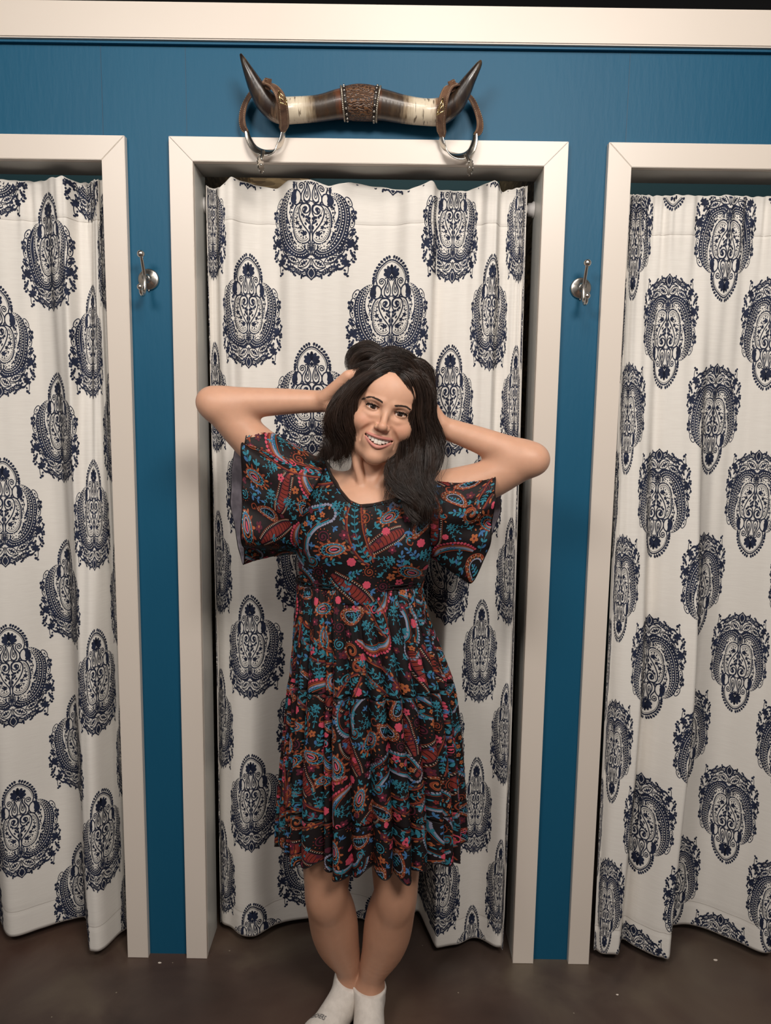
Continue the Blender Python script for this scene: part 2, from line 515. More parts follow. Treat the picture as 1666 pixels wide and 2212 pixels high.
def horn_material():
    m = nodemat('polished_horn', srgb(60, 44, 34), 0.32, coat=0.3)
    nt = m.node_tree
    b = nt.nodes['Principled BSDF']
    at_ = nt.nodes.new('ShaderNodeAttribute'); at_.attribute_name = 'along'
    tc = nt.nodes.new('ShaderNodeTexCoord')
    mp = nt.nodes.new('ShaderNodeMapping'); mp.inputs['Scale'].default_value = (190, 40, 26)
    n = nt.nodes.new('ShaderNodeTexNoise'); n.inputs['Scale'].default_value = 1.0; n.inputs['Detail'].default_value = 6
    nt.links.new(tc.outputs['Object'], mp.inputs['Vector']); nt.links.new(mp.outputs['Vector'], n.inputs['Vector'])
    mp2 = nt.nodes.new('ShaderNodeMapping'); mp2.inputs['Scale'].default_value = (60, 30, 20)
    n2 = nt.nodes.new('ShaderNodeTexNoise'); n2.inputs['Scale'].default_value = 1.0; n2.inputs['Detail'].default_value = 5
    nt.links.new(tc.outputs['Object'], mp2.inputs['Vector']); nt.links.new(mp2.outputs['Vector'], n2.inputs['Vector'])
    # wobble the bands with the grain
    ad = nt.nodes.new('ShaderNodeMath'); ad.operation = 'MULTIPLY_ADD'
    ad.inputs[1].default_value = 0.10; nt.links.new(n.outputs['Fac'], ad.inputs[0])
    sub = nt.nodes.new('ShaderNodeMath'); sub.operation = 'SUBTRACT'; sub.inputs[1].default_value = 0.05
    nt.links.new(at_.outputs['Fac'], sub.inputs[0]); nt.links.new(sub.outputs[0], ad.inputs[2])
    r = nt.nodes.new('ShaderNodeValToRGB')
    e = r.color_ramp.elements
    e[0].position, e[0].color = 0.0, srgb(86, 48, 30)
    e[1].position, e[1].color = 1.0, srgb(26, 20, 18)
    for p, c in ((.13, (100, 58, 38)), (.17, (58, 46, 38)), (.30, (66, 54, 44)), (.345, (150, 132, 108)), (.40, (214, 200, 176)), (.53, (222, 208, 184)), (.575, (150, 120, 96)), (.61, (52, 39, 34)), (.80, (38, 30, 27))):
        k = e.new(p); k.color = srgb(*c)
    nt.links.new(ad.outputs[0], r.inputs['Fac'])
    # dark growth cracks over the pale part
    r2 = nt.nodes.new('ShaderNodeValToRGB')
    r2.color_ramp.elements[0].position, r2.color_ramp.elements[0].color = 0.34, (1, 1, 1, 1)
    r2.color_ramp.elements[1].position, r2.color_ramp.elements[1].color = 0.42, (0, 0, 0, 1)
    nt.links.new(n.outputs['Fac'], r2.inputs['Fac'])
    mx = nt.nodes.new('ShaderNodeMix'); mx.data_type = 'RGBA'
    mx.inputs['B'].default_value = srgb(72, 52, 36)
    mul = nt.nodes.new('ShaderNodeMath'); mul.operation = 'MULTIPLY'; mul.inputs[1].default_value = .85
    nt.links.new(r2.outputs['Color'], mul.inputs[0]); nt.links.new(mul.outputs[0], mx.inputs['Factor'])
    nt.links.new(r.outputs['Color'], mx.inputs['A'])
    r3 = nt.nodes.new('ShaderNodeValToRGB')
    r3.color_ramp.elements[0].position, r3.color_ramp.elements[0].color = 0.5, (0, 0, 0, 1)
    r3.color_ramp.elements[1].position, r3.color_ramp.elements[1].color = 0.75, (1, 1, 1, 1)
    nt.links.new(n2.outputs['Fac'], r3.inputs['Fac'])
    m2 = nt.nodes.new('ShaderNodeMix'); m2.data_type = 'RGBA'; m2.inputs['B'].default_value = srgb(150, 124, 92)
    mu2 = nt.nodes.new('ShaderNodeMath'); mu2.operation = 'MULTIPLY'; mu2.inputs[1].default_value = .14
    nt.links.new(r3.outputs['Color'], mu2.inputs[0]); nt.links.new(mu2.outputs[0], m2.inputs['Factor'])
    nt.links.new(mx.outputs['Result'], m2.inputs['A'])
    nt.links.new(m2.outputs['Result'], b.inputs['Base Color'])
    bp = nt.nodes.new('ShaderNodeBump'); bp.inputs['Strength'].default_value = .35; bp.inputs['Distance'].default_value = .0015
    nt.links.new(n.outputs['Fac'], bp.inputs['Height']); nt.links.new(bp.outputs['Normal'], b.inputs['Normal'])
    return m


def tooled_leather():
    m = nodemat('tooled_leather', srgb(66, 44, 34), 0.38)
    nt = m.node_tree
    b = nt.nodes['Principled BSDF']
    tc = nt.nodes.new('ShaderNodeTexCoord')
    w = nt.nodes.new('ShaderNodeTexWave'); w.wave_type = 'RINGS'
    w.inputs['Scale'].default_value = 55; w.inputs['Distortion'].default_value = 16; w.inputs['Detail'].default_value = 2; w.inputs['Detail Scale'].default_value = 1.2
    nt.links.new(tc.outputs['Object'], w.inputs['Vector'])
    r = nt.nodes.new('ShaderNodeValToRGB')
    r.color_ramp.elements[0].color = srgb(40, 26, 22); r.color_ramp.elements[1].color = srgb(112, 78, 52)
    nt.links.new(w.outputs['Fac'], r.inputs['Fac']); nt.links.new(r.outputs['Color'], b.inputs['Base Color'])
    bp = nt.nodes.new('ShaderNodeBump'); bp.inputs['Strength'].default_value = .7; bp.inputs['Distance'].default_value = .0016
    nt.links.new(w.outputs['Fac'], bp.inputs['Height']); nt.links.new(bp.outputs['Normal'], b.inputs['Normal'])
    return m


MAT['horn'] = horn_material()
MAT['tooled'] = tooled_leather()
MAT['leather'] = nodemat('brown_strap_leather', srgb(122, 90, 68), 0.5, noise=(60, srgb(84, 58, 44), 4, (1, 1, 1)), bump=(220, .3, .0006, (1, 1, 1)))
MAT['leather_dark'] = nodemat('dark_edging_leather', srgb(36, 26, 22), 0.5)
MAT['thread'] = nodemat('cream_thread', srgb(196, 176, 146), 0.7)
MAT['cord'] = nodemat('silver_twist_cord', (0.45, 0.40, 0.33, 1), 0.3, 0.8)

HPX = [(520, 117, -.088, 2.5), (526, 130, -.088, 6), (540, 160, -.082, 12), (557, 193, -.072, 18), (578, 222, -.062, 23), (604, 238, -.054, 26), (640, 238, -.047, 25.5), (690, 234, -.046, 25.5), (736, 225, -.045, 29), (778, 222, -.045, 33),
       (822, 226, -.045, 30), (870, 236, -.046, 27), (915, 242, -.047, 25.5), (950, 241, -.054, 26), (978, 225, -.062, 23), (998, 200, -.072, 18), (1015, 172, -.082, 12.5), (1034, 141, -.088, 6.5), (1039, 131, -.088, 2.5)]
horn_c = np.array([at(x, y, Y) for x, y, Y, r in HPX])
horn_r = np.array([r * 1.16e-3 for x, y, Y, r in HPX])
HN = 150
hc = catmull(horn_c, HN)
hr = catmull(np.stack([horn_r, horn_r, horn_r], 1), HN)[:, 0]
root_h = empty('horn_rack', (float(hc[HN // 2, 0]), 0.0, float(hc[HN // 2, 2])))
tag(root_h, 'mounted pair of polished steer horns with studded leather centre wrap above the doorway', 'horns')
hv, hf = tube(hc, hr, 28)
ho = mk('horns', hv, hf, MAT['horn'], root_h)
mid = int(np.argmin(abs(hc[:, 0] - at(778, 222, -.045)[0])))
arc = np.concatenate([[0], np.cumsum(np.linalg.norm(np.diff(hc, axis=0), axis=1))])
dist = abs(arc - arc[mid]) / max(arc[mid], arc[-1] - arc[mid])
att = ho.data.attributes.new('along', 'FLOAT', 'POINT')
att.data.foreach_set('value', np.repeat(dist, 28).astype(np.float32))


def hslice(x0, x1, extra, nseg=24):
    """path piece of the horn between two world x values"""
    xs = np.linspace(x0, x1, nseg)
    P = np.stack([np.interp(xs, hc[:, 0], hc[:, i]) for i in range(3)], 1)
    R = np.interp(xs, hc[:, 0], hr) + extra
    return P, R


xl, xr = at(741, 225, -.045)[0], at(818, 225, -.045)[0]
P, R = hslice(xl, xr, .0022)
MB().tube(P, R, 32).build('leather_wrap', MAT['tooled'], root_h)
for s, xe in ((1, xl), (-1, xr)):
    P, R = hslice(xe - .001, xe + .001, .0034, 3)
    # twisted cord ring
    a = np.linspace(0, 2 * np.pi, 160)
    t, N, B = frames(P)
    for st in range(2):
        k = a * 26 + st * np.pi
        ring = P[1] + (np.cos(a)[:, None] * N[1] + np.sin(a)[:, None] * B[1]) * (R[1] + .0013 * np.cos(k))[:, None] + t[1] * (.0013 * np.sin(k))[:, None]
        MB().tube(ring, .0014, 6).build('cord_trim', MAT['cord'], root_h)
    P2, R2 = hslice(xe + s * .003, xe + s * .0105, .0030, 4)
    MB().tube(P2, R2, 32).build('edge_band', MAT['leather_dark'], root_h)
    t, N, B = frames(P2)
    pc, rc = P2.mean(0), R2.mean()
    stud = None
    for j in range(18):
        an = 2 * math.pi * j / 18 + .1
        q = pc + (math.cos(an) * N[1] + math.sin(an) * B[1]) * (rc + .0012)
        if q[1] > -.03: continue
        o = MB().sphere((0, 0, 0), .0030, 10).build('stud', MAT['steel'], root_h) if stud is None else stud.copy()
        if stud is not None: C.objects.link(o)
        stud = o
        o.matrix_parent_inverse = root_h.matrix_world.inverted()
        o.location = q


# ---------------------------------------------------------------- spurs
def ribbon(pts, wdir, w, th):
    """flat strap following pts, width along wdir"""
    p = np.asarray(pts, float)
    t = np.gradient(p, axis=0); t /= np.linalg.norm(t, axis=1)[:, None]
    wd = np.broadcast_to(np.asarray(wdir, float), p.shape)
    wd = wd - t * (wd * t).sum(1)[:, None]; wd /= np.linalg.norm(wd, axis=1)[:, None]
    n = np.cross(t, wd)
    w = np.broadcast_to(np.asarray(w, float), (len(p),))[:, None]
    c = [(-1, -.6), (-.9, -1), (.9, -1), (1, -.6), (1, .6), (.9, 1), (-.9, 1), (-1, .6)]
    v = np.stack([p + wd * w / 2 * a + n * th / 2 * b for a, b in c], 1).reshape(-1, 3)
    f = []
    k = len(c)
    for i in range(len(p) - 1):
        for j in range(k):
            f.append((i * k + j, i * k + (j + 1) % k, (i + 1) * k + (j + 1) % k, (i + 1) * k + j))
    f.append(tuple(range(k))[::-1]); f.append(tuple(range((len(p) - 1) * k, len(p) * k)))
    return v, f, p, wd, n


def spur(mir, strap_out, strap_in, band, buckle, shank, label):
    """strap_* and band are (px, py, Y) lists in the photograph's frame"""
    S = np.array([at(*p) for p in strap_out]); I = np.array([at(*p) for p in strap_in]); Bd = np.array([at(*p) for p in band])
    r = empty('spur', at(*shank[-1]))
    tag(r, label, 'spur', 'spurs hung on the horn rack')
    for P_, w, wd in ((catmull(S, 40), .024, (-0.75 * mir, 0.72, 0.15)), (catmull(I, 40), .026, (0.85 * mir, 0.60, 0.2))):
        ww = np.full(40, w); ww[-5:] *= np.linspace(1, .55, 5)
        v, f, p, wdv, n = ribbon(P_, wd, ww, .0032)
        st = mk('strap', v, f, MAT['leather'], r, False)
        mb = MB()
        for sd in (-1, 1):
            for i in range(2, 37):
                a0 = p[i] + wdv[i] * ww[i] * .36 * sd; a1 = p[i] * .45 + p[i + 1] * .55 + wdv[i] * ww[i] * .36 * sd
                for k in (-1, 1):
                    mb.tube([a0 + n[i] * k * .0019, a1 + n[i] * k * .0019], .00045, 4)
        mb.build('stitching', MAT['thread'], st)
    b = catmull(Bd, 48)
    v, f, p, wdv, n = ribbon(b, (0.75 * mir, .55, .85), pinterp(np.linspace(0, 1, 48), [0, .3, .5, .7, 1], [.012, .019, .021, .021, .013]), .0035)
    mk('heel_band', v, f, MAT['steel'], r)
    sh = np.array([at(*q) for q in shank])
    MB().tube(catmull(sh[:3], 12), [.006, .0055, .005, .0048, .0046, .0046, .0046, .0046, .0044, .0044, .004, .004], 10).build('shank', MAT['steel'], r)
    # rowel: toothed wheel seen nearly edge on
    c = sh[-1]
    nt_ = 14
    ang = np.linspace(0, 2 * np.pi, nt_ * 2, endpoint=False)
    rad = np.where(np.arange(nt_ * 2) % 2 == 0, .0195, .0140)
    ax = Vector((1.0, -.28 * mir, 0.05)).normalized()
    u = Vector((0, 0, 1)); u = (u - ax * u.dot(ax)).normalized(); w = ax.cross(u)
    v = [];
    for s in (-1, 1):
        for a_, r_ in zip(ang, rad):
            v.append((Vector(c) + ax * s * .0016 + u * math.cos(a_) * r_ + w * math.sin(a_) * r_)[:])
    k = nt_ * 2
    f = [tuple(range(k))[::-1], tuple(range(k, 2 * k))] + [(i, (i + 1) % k, k + (i + 1) % k, k + i) for i in range(k)]
    mk('rowel', v, f, MAT['steel'], r, False)
    MB().tube([np.array(c) - np.array(ax) * .0045, np.array(c) + np.array(ax) * .0045], .003, 10).build('rowel_pin', MAT['steel'], r)
    # buckle: rectangular loop on the inner strap
    q = np.array([at(*b_) for b_ in buckle])
    loop = np.vstack([q, q[:1]])
    mbk = MB()
    for i in range(4): mbk.tube([loop[i], loop[i + 1]], .0016, 8)
    mbk.tube([(q[0] + q[3]) / 2, (q[1] + q[2]) / 2], .0011, 8)
    for i in range(4): mbk.sphere(q[i], .0017, 8)
    bk = mbk.build('buckle', MAT['brass'], r)
    for e, pt in ((S, -1), (I, -1)):
        pass
    for e in (Bd[0], Bd[-1]):
        o = MB().lathe([(.0048, -.003), (.0048, 0), (.003, .002), (.001, .0026)], e, (0, -1, 0), 14).build('button', MAT['brass'], r)
    return r


spur(1,
     [(585, 183, -.098), (566, 180, -.075), (552, 192, -.040), (540, 206, -.030), (528, 228, -.030), (523, 252, -.032), (525, 272, -.033), (534, 286, -.034)],
     [(577, 180, -.085), (590, 186, -.105), (603, 202, -.112), (610, 225, -.102), (613, 248, -.082), (614, 268, -.062), (612, 284, -.046)],
     [(533, 282, -.034), (537, 300, -.036), (547, 318, -.040), (562, 328, -.045), (578, 330, -.047), (594, 323, -.045), (607, 306, -.042), (613, 282, -.044)],
     [(602, 197, -.124), (619, 216, -.118), (620, 226, -.117), (606, 222, -.125)],
     [(568, 327, -.047), (567, 336, -.054), (564, 346, -.060), (563, 356, -.064)],
     'leather strapped steel spur hanging from the left horn tip')
spur(-1,
     [(972, 188, -.098), (990, 182, -.075), (1004, 200, -.040), (1020, 216, -.030), (1031, 240, -.030), (1037, 262, -.032), (1036, 280, -.033), (1027, 292, -.034)],
     [(984, 184, -.085), (970, 188, -.105), (961, 205, -.112), (956, 228, -.102), (953, 252, -.082), (953, 276, -.062), (956, 296, -.046)],
     [(1027, 288, -.034), (1026, 306, -.036), (1019, 325, -.040), (1006, 336, -.045), (990, 338, -.047), (972, 330, -.045), (958, 314, -.042), (953, 292, -.044)],
     [(957, 212, -.124), (947, 238, -.118), (944, 248, -.117), (958, 240, -.125)],
     [(1006, 334, -.047), (1011, 342, -.054), (1014, 352, -.060), (1016, 362, -.064)],
     'leather strapped steel spur hanging from the right horn tip')

# ================================================================== FLAT PRINT TOOLS
class Print:
    """flat ornament drawn in 2-D metres: strokes, blobs and filled strips with a layer and a colour slot"""
    def __init__(self):
        self.v, self.l, self.f, self.c = [], [], [], []

    def _add(self, v, f, layer, col):
        b = len(self.v)
        self.v += [tuple(p) for p in v]
        self.l += [layer] * len(v)
        self.f += [tuple(i + b for i in q) for q in f]
        self.c += [col] * len(f)

    def stroke(self, pts, w, n=None, closed=False, layer=0, col=0, taper=None, raw=False):
        p = np.asarray(pts, float) if raw else catmull(pts, n or max(4, 3 * len(pts)), closed)
        t = (np.roll(p, -1, 0) - np.roll(p, 1, 0)) if closed else np.gradient(p, axis=0)
        t /= np.linalg.norm(t, axis=1)[:, None] + 1e-12
        nn = np.stack([-t[:, 1], t[:, 0]], 1)
        ww = np.full(len(p), w / 2.0)
        if taper is not None:
            ww *= np.interp(np.linspace(0, 1, len(p)), np.linspace(0, 1, len(taper)), taper)
        v = np.concatenate([p + nn * ww[:, None], p - nn * ww[:, None]])
        k = len(p)
        f = [(i, (i + 1) % k, k + (i + 1) % k, k + i) for i in range(k if closed else k - 1)]
        self._add(v, f, layer, col)

    def blob(self, c, rx, ry=None, rot=0.0, n=7, layer=0, col=0, power=1.0):
        ry = ry or rx
        a = np.linspace(0, 2 * np.pi, n, endpoint=False)
        x, y = rx * np.cos(a), ry * np.sin(a)
        if power != 1.0:                       # pointed leaf along +x / -x
            y = ry * np.sign(np.sin(a)) * np.abs(np.sin(a)) ** power
        cr, sr = math.cos(rot), math.sin(rot)
        v = np.stack([c[0] + x * cr - y * sr, c[1] + x * sr + y * cr], 1)
        self._add(np.vstack([v, [c]]), [(i, (i + 1) % n, n) for i in range(n)], layer, col)

    def strip(self, A, B, n=24, m=2, layer=0, col=0):
        """fill between two curves"""
        a, b = catmull(A, n), catmull(B, n)
        v = np.concatenate([a + (b - a) * (j / m) for j in range(m + 1)])
        f = [(j * n + i, j * n + i + 1, (j + 1) * n + i + 1, (j + 1) * n + i) for j in range(m) for i in range(n - 1)]
        self._add(v, f, layer, col)

    def spiral(self, c, r0, r1, a0, turns, w, n=26, layer=0, col=0, sgn=1, ball=None):
        t = np.linspace(0, 1, n)
        r = r0 + (r1 - r0) * t
        a = a0 + sgn * turns * 2 * np.pi * t
        p = np.stack([c[0] + r * np.cos(a), c[1] + r * np.sin(a)], 1)
        self.stroke(p, w, raw=True, layer=layer, col=col)
        if ball: self.blob(p[-1], ball, n=7, layer=layer, col=col)
        return p

    def flower(self, c, r, n=5, rot=0.0, layer=0, col=0, heart=None):
        for k in range(n):
            a = rot + 2 * math.pi * k / n
            self.blob((c[0] + .58 * r * math.cos(a), c[1] + .58 * r * math.sin(a)), r * .46, r * .36, a, 7, layer, col)
        self.blob(c, r * .42, n=7, layer=layer, col=col)
        if heart is not None: self.blob(c, r * .24, n=6, layer=layer + 1, col=heart)

    def arrays(self):
        return np.array(self.v), np.array(self.l, float), self.f, np.array(self.c)

    def mirrored(self):
        v, l, f, c = self.arrays()
        k = len(v)
        v2 = v.copy(); v2[:, 0] *= -1
        q = Print()
        q.v = [tuple(p) for p in np.vstack([v, v2])]
        q.l = list(np.concatenate([l, l]))
        q.f = list(f) + [tuple(i + k for i in g[::-1]) for g in f]
        q.c = list(np.concatenate([c, c]))
        return q


def damask():
    """half of the navy medallion: x right of the axis, y up, unit metres, centre at 0"""
    P = Print()
    W2, HH = 0.119, 0.298
    T = lambda x, y: (x * W2, (0.5 - y) * HH)
    TT = lambda L: [T(x, y) for x, y in L]
    lw = .0030
    S = lambda L, w=lw, **k: P.stroke(TT(L), w, **k)
    D = lambda x, y, r, ry=None, rot=0, **k: P.blob(T(x, y), r, ry, rot, **k)
    # --- dome with beads
    dome = [(0, .036), (.10, .048), (.19, .074), (.28, .108), (.345, .155), (.368, .205), (.34, .25)]
    S(dome, .0034, n=26)
    S([(0, .052), (.10, .064), (.18, .088), (.26, .12), (.32, .165), (.335, .205)], .0012, n=20)
    c = catmull(TT([(.06, .012), (.16, .030), (.26, .062), (.34, .104), (.40, .15), (.425, .20), (.425, .232)]), 11)
    d = catmull(TT(dome[0:]), 14)
    for i, p in enumerate(c):
        P.blob(p, .0044, .0036, 1.0 - i * .2, 8)
        P.stroke([p, d[min(i + 1, 13)]], .0018, n=3)
    # --- palmette
    for a, L, w in ((0, .026, .0052), (28, .025, .0054), (56, .025, .0058), (84, .022, .0060), (112, .015, .0045)):
        r = math.radians(90 - a)
        b = T(0, .168)
        P.blob((b[0] + math.cos(r) * L * .62, b[1] + math.sin(r) * L * .62), L * .46, w, r, 10)
    P.blob(T(0, .172), .0085, .0075, 0, 8)
    P.strip(TT([(0, .15), (.06, .17), (.05, .19), (0, .215)]), TT([(0, .15), (0, .17), (0, .19), (0, .215)]), 8, 1)
    P.stroke(TT([(0, .158), (.035, .178)]), .0011, n=3, layer=1, col=1)
    # --- scrolls and small teardrops under the dome
    P.spiral(T(.235, .225), .0088, .0022, math.radians(150), 1.35, .0026, 24, sgn=-1, ball=.0026)
    S([(.165, .205), (.15, .235), (.19, .262), (.235, .29), (.24, .33), (.20, .352)], n=20)
    S([(.03, .215), (.09, .19), (.165, .196)], n=10)
    S([(.10, .198), (.055, .24), (.025, .285), (.035, .33), (.10, .35), (.16, .335), (.175, .305), (.15, .27), (.11, .24), (.10, .198)], .0030, n=36)
    S([(.10, .225), (.075, .262), (.068, .30), (.10, .32), (.135, .30), (.13, .268), (.10, .225)], .0022, n=24)
    D(.10, .285, .0018, .0055)
    for t in np.linspace(0, 1, 7):
        D(.045 + .12 * t, .338 + .016 * math.sin(t * 3.1), .0021)
    S([(0, .35), (.03, .345), (.06, .36), (.17, .362), (.24, .345)], .0022, n=14)
    # --- shoulder ring with a dark crescent
    ring = [(.36 + .118 * math.cos(a), .313 + .058 * math.sin(a)) for a in np.linspace(0, 2 * np.pi, 14, endpoint=False)]
    S(ring, .0034, n=40, closed=True)
    P.strip(TT([(.35, .262), (.37, .29), (.36, .325), (.40, .35), (.43, .355)]), TT([(.36, .256), (.45, .268), (.50, .31), (.50, .345), (.46, .365)]), 12, 3)
    D(.395, .35, .0040)
    # --- outer feathered wing: dark bands with pale beads between
    o1 = [(.40, .246), (.54, .252), (.70, .298), (.795, .37), (.835, .444), (.82, .52), (.79, .60), (.715, .69), (.575, .762), (.37, .805), (.16, .812), (.03, .785)]
    o2 = [(.42, .258), (.53, .268), (.65, .318), (.725, .385), (.75, .45), (.735, .52), (.70, .59), (.63, .665), (.51, .728), (.36, .765), (.20, .77), (.10, .745)]
    o3 = [(.44, .266), (.52, .284), (.595, .335), (.64, .395), (.655, .455), (.64, .52), (.60, .58), (.54, .64), (.45, .695), (.35, .73), (.26, .735), (.18, .715)]
    o4 = [(.50, .30), (.55, .33), (.585, .37), (.60, .42), (.59, .465), (.56, .50), (.51, .545), (.48, .60), (.43, .65), (.36, .69), (.30, .70), (.25, .69)]
    P.strip(TT(o1), TT(o2), 36, 1)
    P.strip(TT(o2), TT(o3), 36, 1)
    P.strip(TT(o3), TT(o4), 32, 1)
    for A, B, n, r, e in ((o1, o2, 34, .0016, .5), (o2, o3, 30, .0019, .55), (o3, o4, 26, .0015, .4)):
        a, b = catmull(TT(A), n), catmull(TT(B), n)
        q = a + (b - a) * e
        for i in range(1, n - 1):
            tt = q[min(i + 1, n - 1)] - q[i - 1]
            P.blob(q[i], r * 1.25, r * .85, math.atan2(tt[1], tt[0]) + (1.57 if i % 3 == 0 else 0), 6, 1, 1)
    for A in (o2, o3):
        q = catmull(TT(A), 50)
        P.stroke(q[1:-1] + 0, .0010, raw=True, layer=1, col=1)
    # outer scallops: little outlined lobes on the wing edge
    for (x, y, a, L, w) in ((.80, .335, 58, .013, .0062), (.865, .41, 78, .012, .0058), (.875, .50, 97, .013, .0058), (.845, .60, 108, .013, .0056), (.76, .70, 130, .013, .0056)):
        c0 = T(x, y)
        rr = math.radians(-a)
        pts = [(c0[0] + L * math.cos(t) * math.cos(rr) - w * math.sin(t) * math.sin(rr), c0[1] + L * math.cos(t) * math.sin(rr) + w * math.sin(t) * math.cos(rr)) for t in np.linspace(0, 2 * np.pi, 10, endpoint=False)]
        P.stroke(pts, .0022, n=20, closed=True)
        P.blob(c0, .0030, .0024, rr, 7)
        P.blob((c0[0] + .006 * math.cos(rr), c0[1] + .006 * math.sin(rr)), .0016, n=6)
    # --- inner white bay with sprigs
    S([(.47, .36), (.455, .40), (.51, .40), (.53, .44), (.48, .47), (.52, .50), (.47, .53)], .0018, n=24)
    for x, y, r in ((.46, .375, .0042), (.50, .39, .0034), (.52, .36, .0030), (.485, .43, .0028), (.53, .43, .0026), (.50, .47, .0028), (.47, .505, .0024), (.455, .45, .0020), (.46, .545, .0026)):
        D(x, y, r)
    # --- big inner paisley
    pais = [(.19, .362), (.29, .362), (.38, .385), (.44, .44), (.458, .50), (.45, .56), (.41, .62), (.34, .665), (.24, .688), (.12, .688), (.035, .66), (.045, .61), (.11, .575), (.185, .54), (.245, .50), (.29, .455), (.295, .41), (.25, .378)]
    S(pais, .0034, n=54, closed=True)
    S([(.31, .385), (.37, .41), (.415, .455), (.43, .51), (.42, .565), (.38, .615), (.31, .652), (.23, .67), (.13, .668), (.07, .648)], .0014, n=46)
    inner = catmull(TT([(.32, .40), (.36, .425), (.40, .47), (.41, .515), (.40, .56), (.36, .605), (.30, .638), (.22, .656), (.14, .655)]), 20)
    for p in inner: P.blob(p, .0013, n=6)
    # curl of the paisley
    P.spiral(T(.135, .412), .0145, .0022, math.radians(60), 1.5, .0030, 34, sgn=1, ball=.0024)
    S([(.195, .368), (.11, .366), (.03, .385), (.022, .43), (.07, .47), (.14, .478)], .0034, n=24)
    for x, y, r, ry, a in ((.13, .402, .0058, .0044, .6), (.15, .425, .0044, .0036, 1.2), (.21, .455, .0046, .0034, .3), (.17, .47, .0040, .0030, 2.2), (.10, .475, .0048, .0034, .4), (.05, .485, .0050, .0038, 0),
                           (.10, .505, .0050, .0034, 1.0), (.06, .52, .0040, .0030, .5), (.13, .53, .0046, .0026, .9), (.04, .56, .0032, .0052, 0), (.02, .595, .0024, .0050, 0)):
        D(x, y, r, ry, a)
    S([(.21, .455), (.24, .43), (.26, .40)], .0016, n=8); S([(.10, .475), (.05, .50), (.02, .54), (.02, .60)], .0034, n=14)
    # flowers inside the paisley
    for x, y, r in ((.345, .515, .0062), (.17, .607, .0078), (.255, .555, .0056)):
        P.flower(T(x, y), r)
    for x, y in ((.30, .53), (.32, .56), (.37, .555), (.30, .59), (.24, .60), (.245, .63), (.19, .645), (.12, .64), (.34, .47), (.375, .48), (.335, .44), (.11, .605)):
        D(x, y, .0026, .0019, x * 9)
    S([(.17, .607), (.22, .58), (.28, .588), (.29, .61)], .0016, n=10); S([(.345, .515), (.31, .53), (.27, .55)], .0016, n=8); S([(.345, .515), (.355, .47), (.335, .43)], .0014, n=8)
    # --- axis lens
    S([(.02, .60), (.03, .645), (.016, .69), (.028, .73), (.012, .79)], .0030, n=22)
    # --- lower lobe: crescents with a ring flower
    S([(.03, .688), (.012, .74), (.05, .79), (.16, .815), (.30, .805)], .0034, n=24)
    S([(.095, .70), (.085, .745), (.14, .782), (.24, .785), (.33, .755)], .0022, n=20)
    for p in catmull(TT([(.062, .69), (.055, .74), (.10, .785), (.19, .80), (.31, .79)]), 12): P.blob(p, .0024, .0028, 0, 6)
    P.strip(TT([(.13, .705), (.14, .74), (.20, .765), (.28, .755), (.35, .72)]), TT([(.16, .70), (.18, .72), (.22, .735), (.27, .73), (.33, .705)]), 14, 2)
    P.flower(T(.30, .712), .0085, 5, .4, 2, 1, heart=0)
    for x, y in ((.19, .725), (.22, .712), (.24, .735)): D(x, y, .0030, .0014, 1.0, layer=2, col=1)
    for x, y, r in ((.42, .655, .0032), (.40, .70, .0026), (.36, .668, .0024), (.45, .62, .0028), (.24, .695, .0022)): D(x, y, r, layer=2, col=1)
    P.flower(T(.49, .575), .0062, 5, .1, 2, 1); 
    for x, y in ((.53, .54), (.50, .52), (.56, .60), (.55, .565)): D(x, y, .0030, .0013, x * 12, layer=2, col=1)
    # --- leaves under the lobes
    def leaf(a, b, w, inner=True):
        a, b = np.array(T(*a)), np.array(T(*b))
        d = b - a; L = np.linalg.norm(d); u = d / L; nn = np.array([-u[1], u[0]])
        t = np.linspace(0, 1, 9)
        up = [a + u * L * s + nn * w * math.sin(math.pi * s) ** .8 for s in t]
        dn = [a + u * L * s - nn * w * math.sin(math.pi * s) ** .8 for s in t]
        P.stroke(up, .0024, n=16); P.stroke(dn, .0024, n=16)
        if inner:
            for s, r in ((.28, .0026), (.45, .0040), (.62, .0036), (.78, .0022)):
                c0 = a + u * L * s
                P.blob(c0, r * 1.2, r * .9, math.atan2(u[1], u[0]), 7)
                P.blob(c0 + nn * w * .45, r * .5, n=5); P.blob(c0 - nn * w * .45, r * .5, n=5)
    leaf((.30, .845), (.60, .792), .0085)
    leaf((.03, .822), (.33, .885), .0095)
    leaf((.56, .79), (.73, .705), .0070)
    S([(.01, .81), (.03, .87), (.12, .905), (.25, .90), (.33, .885)], .0022, n=18)
    S([(.33, .865), (.42, .86), (.55, .835), (.63, .79)], .0018, n=12)
    # --- spade at the foot
    P.strip(TT([(0, .868), (.07, .885), (.135, .93), (.12, .962), (.05, .982), (0, 1.0)]), TT([(0, .868), (0, .89), (0, .92), (0, .95), (0, .975), (0, 1.0)]), 18, 3)
    P.stroke(TT([(0, .895), (.055, .918), (.075, .945), (.03, .972), (0, .982)]), .0012, n=16, layer=1, col=1)
    P.stroke(TT([(0, .885), (.02, .90), (.07, .90)]), .0010, n=8, layer=1, col=1)
    # garland of leaves from the spade outwards
    g = catmull(TT([(.13, .935), (.22, .945), (.32, .925), (.42, .905), (.52, .90), (.60, .88)]), 12)
    P.stroke(g, .0018, raw=True)
    for i, p in enumerate(g):
        for s in (-1, 1):
            P.blob(p + np.array([.002 * s, s * .0052]), .0040, .0026, 1.2 * s + i, 7)
    for x, y in ((.24, .975), (.22, .958), (.40, .955), (.43, .945), (.46, .93)): D(x, y, .0036, .0028, x * 8)
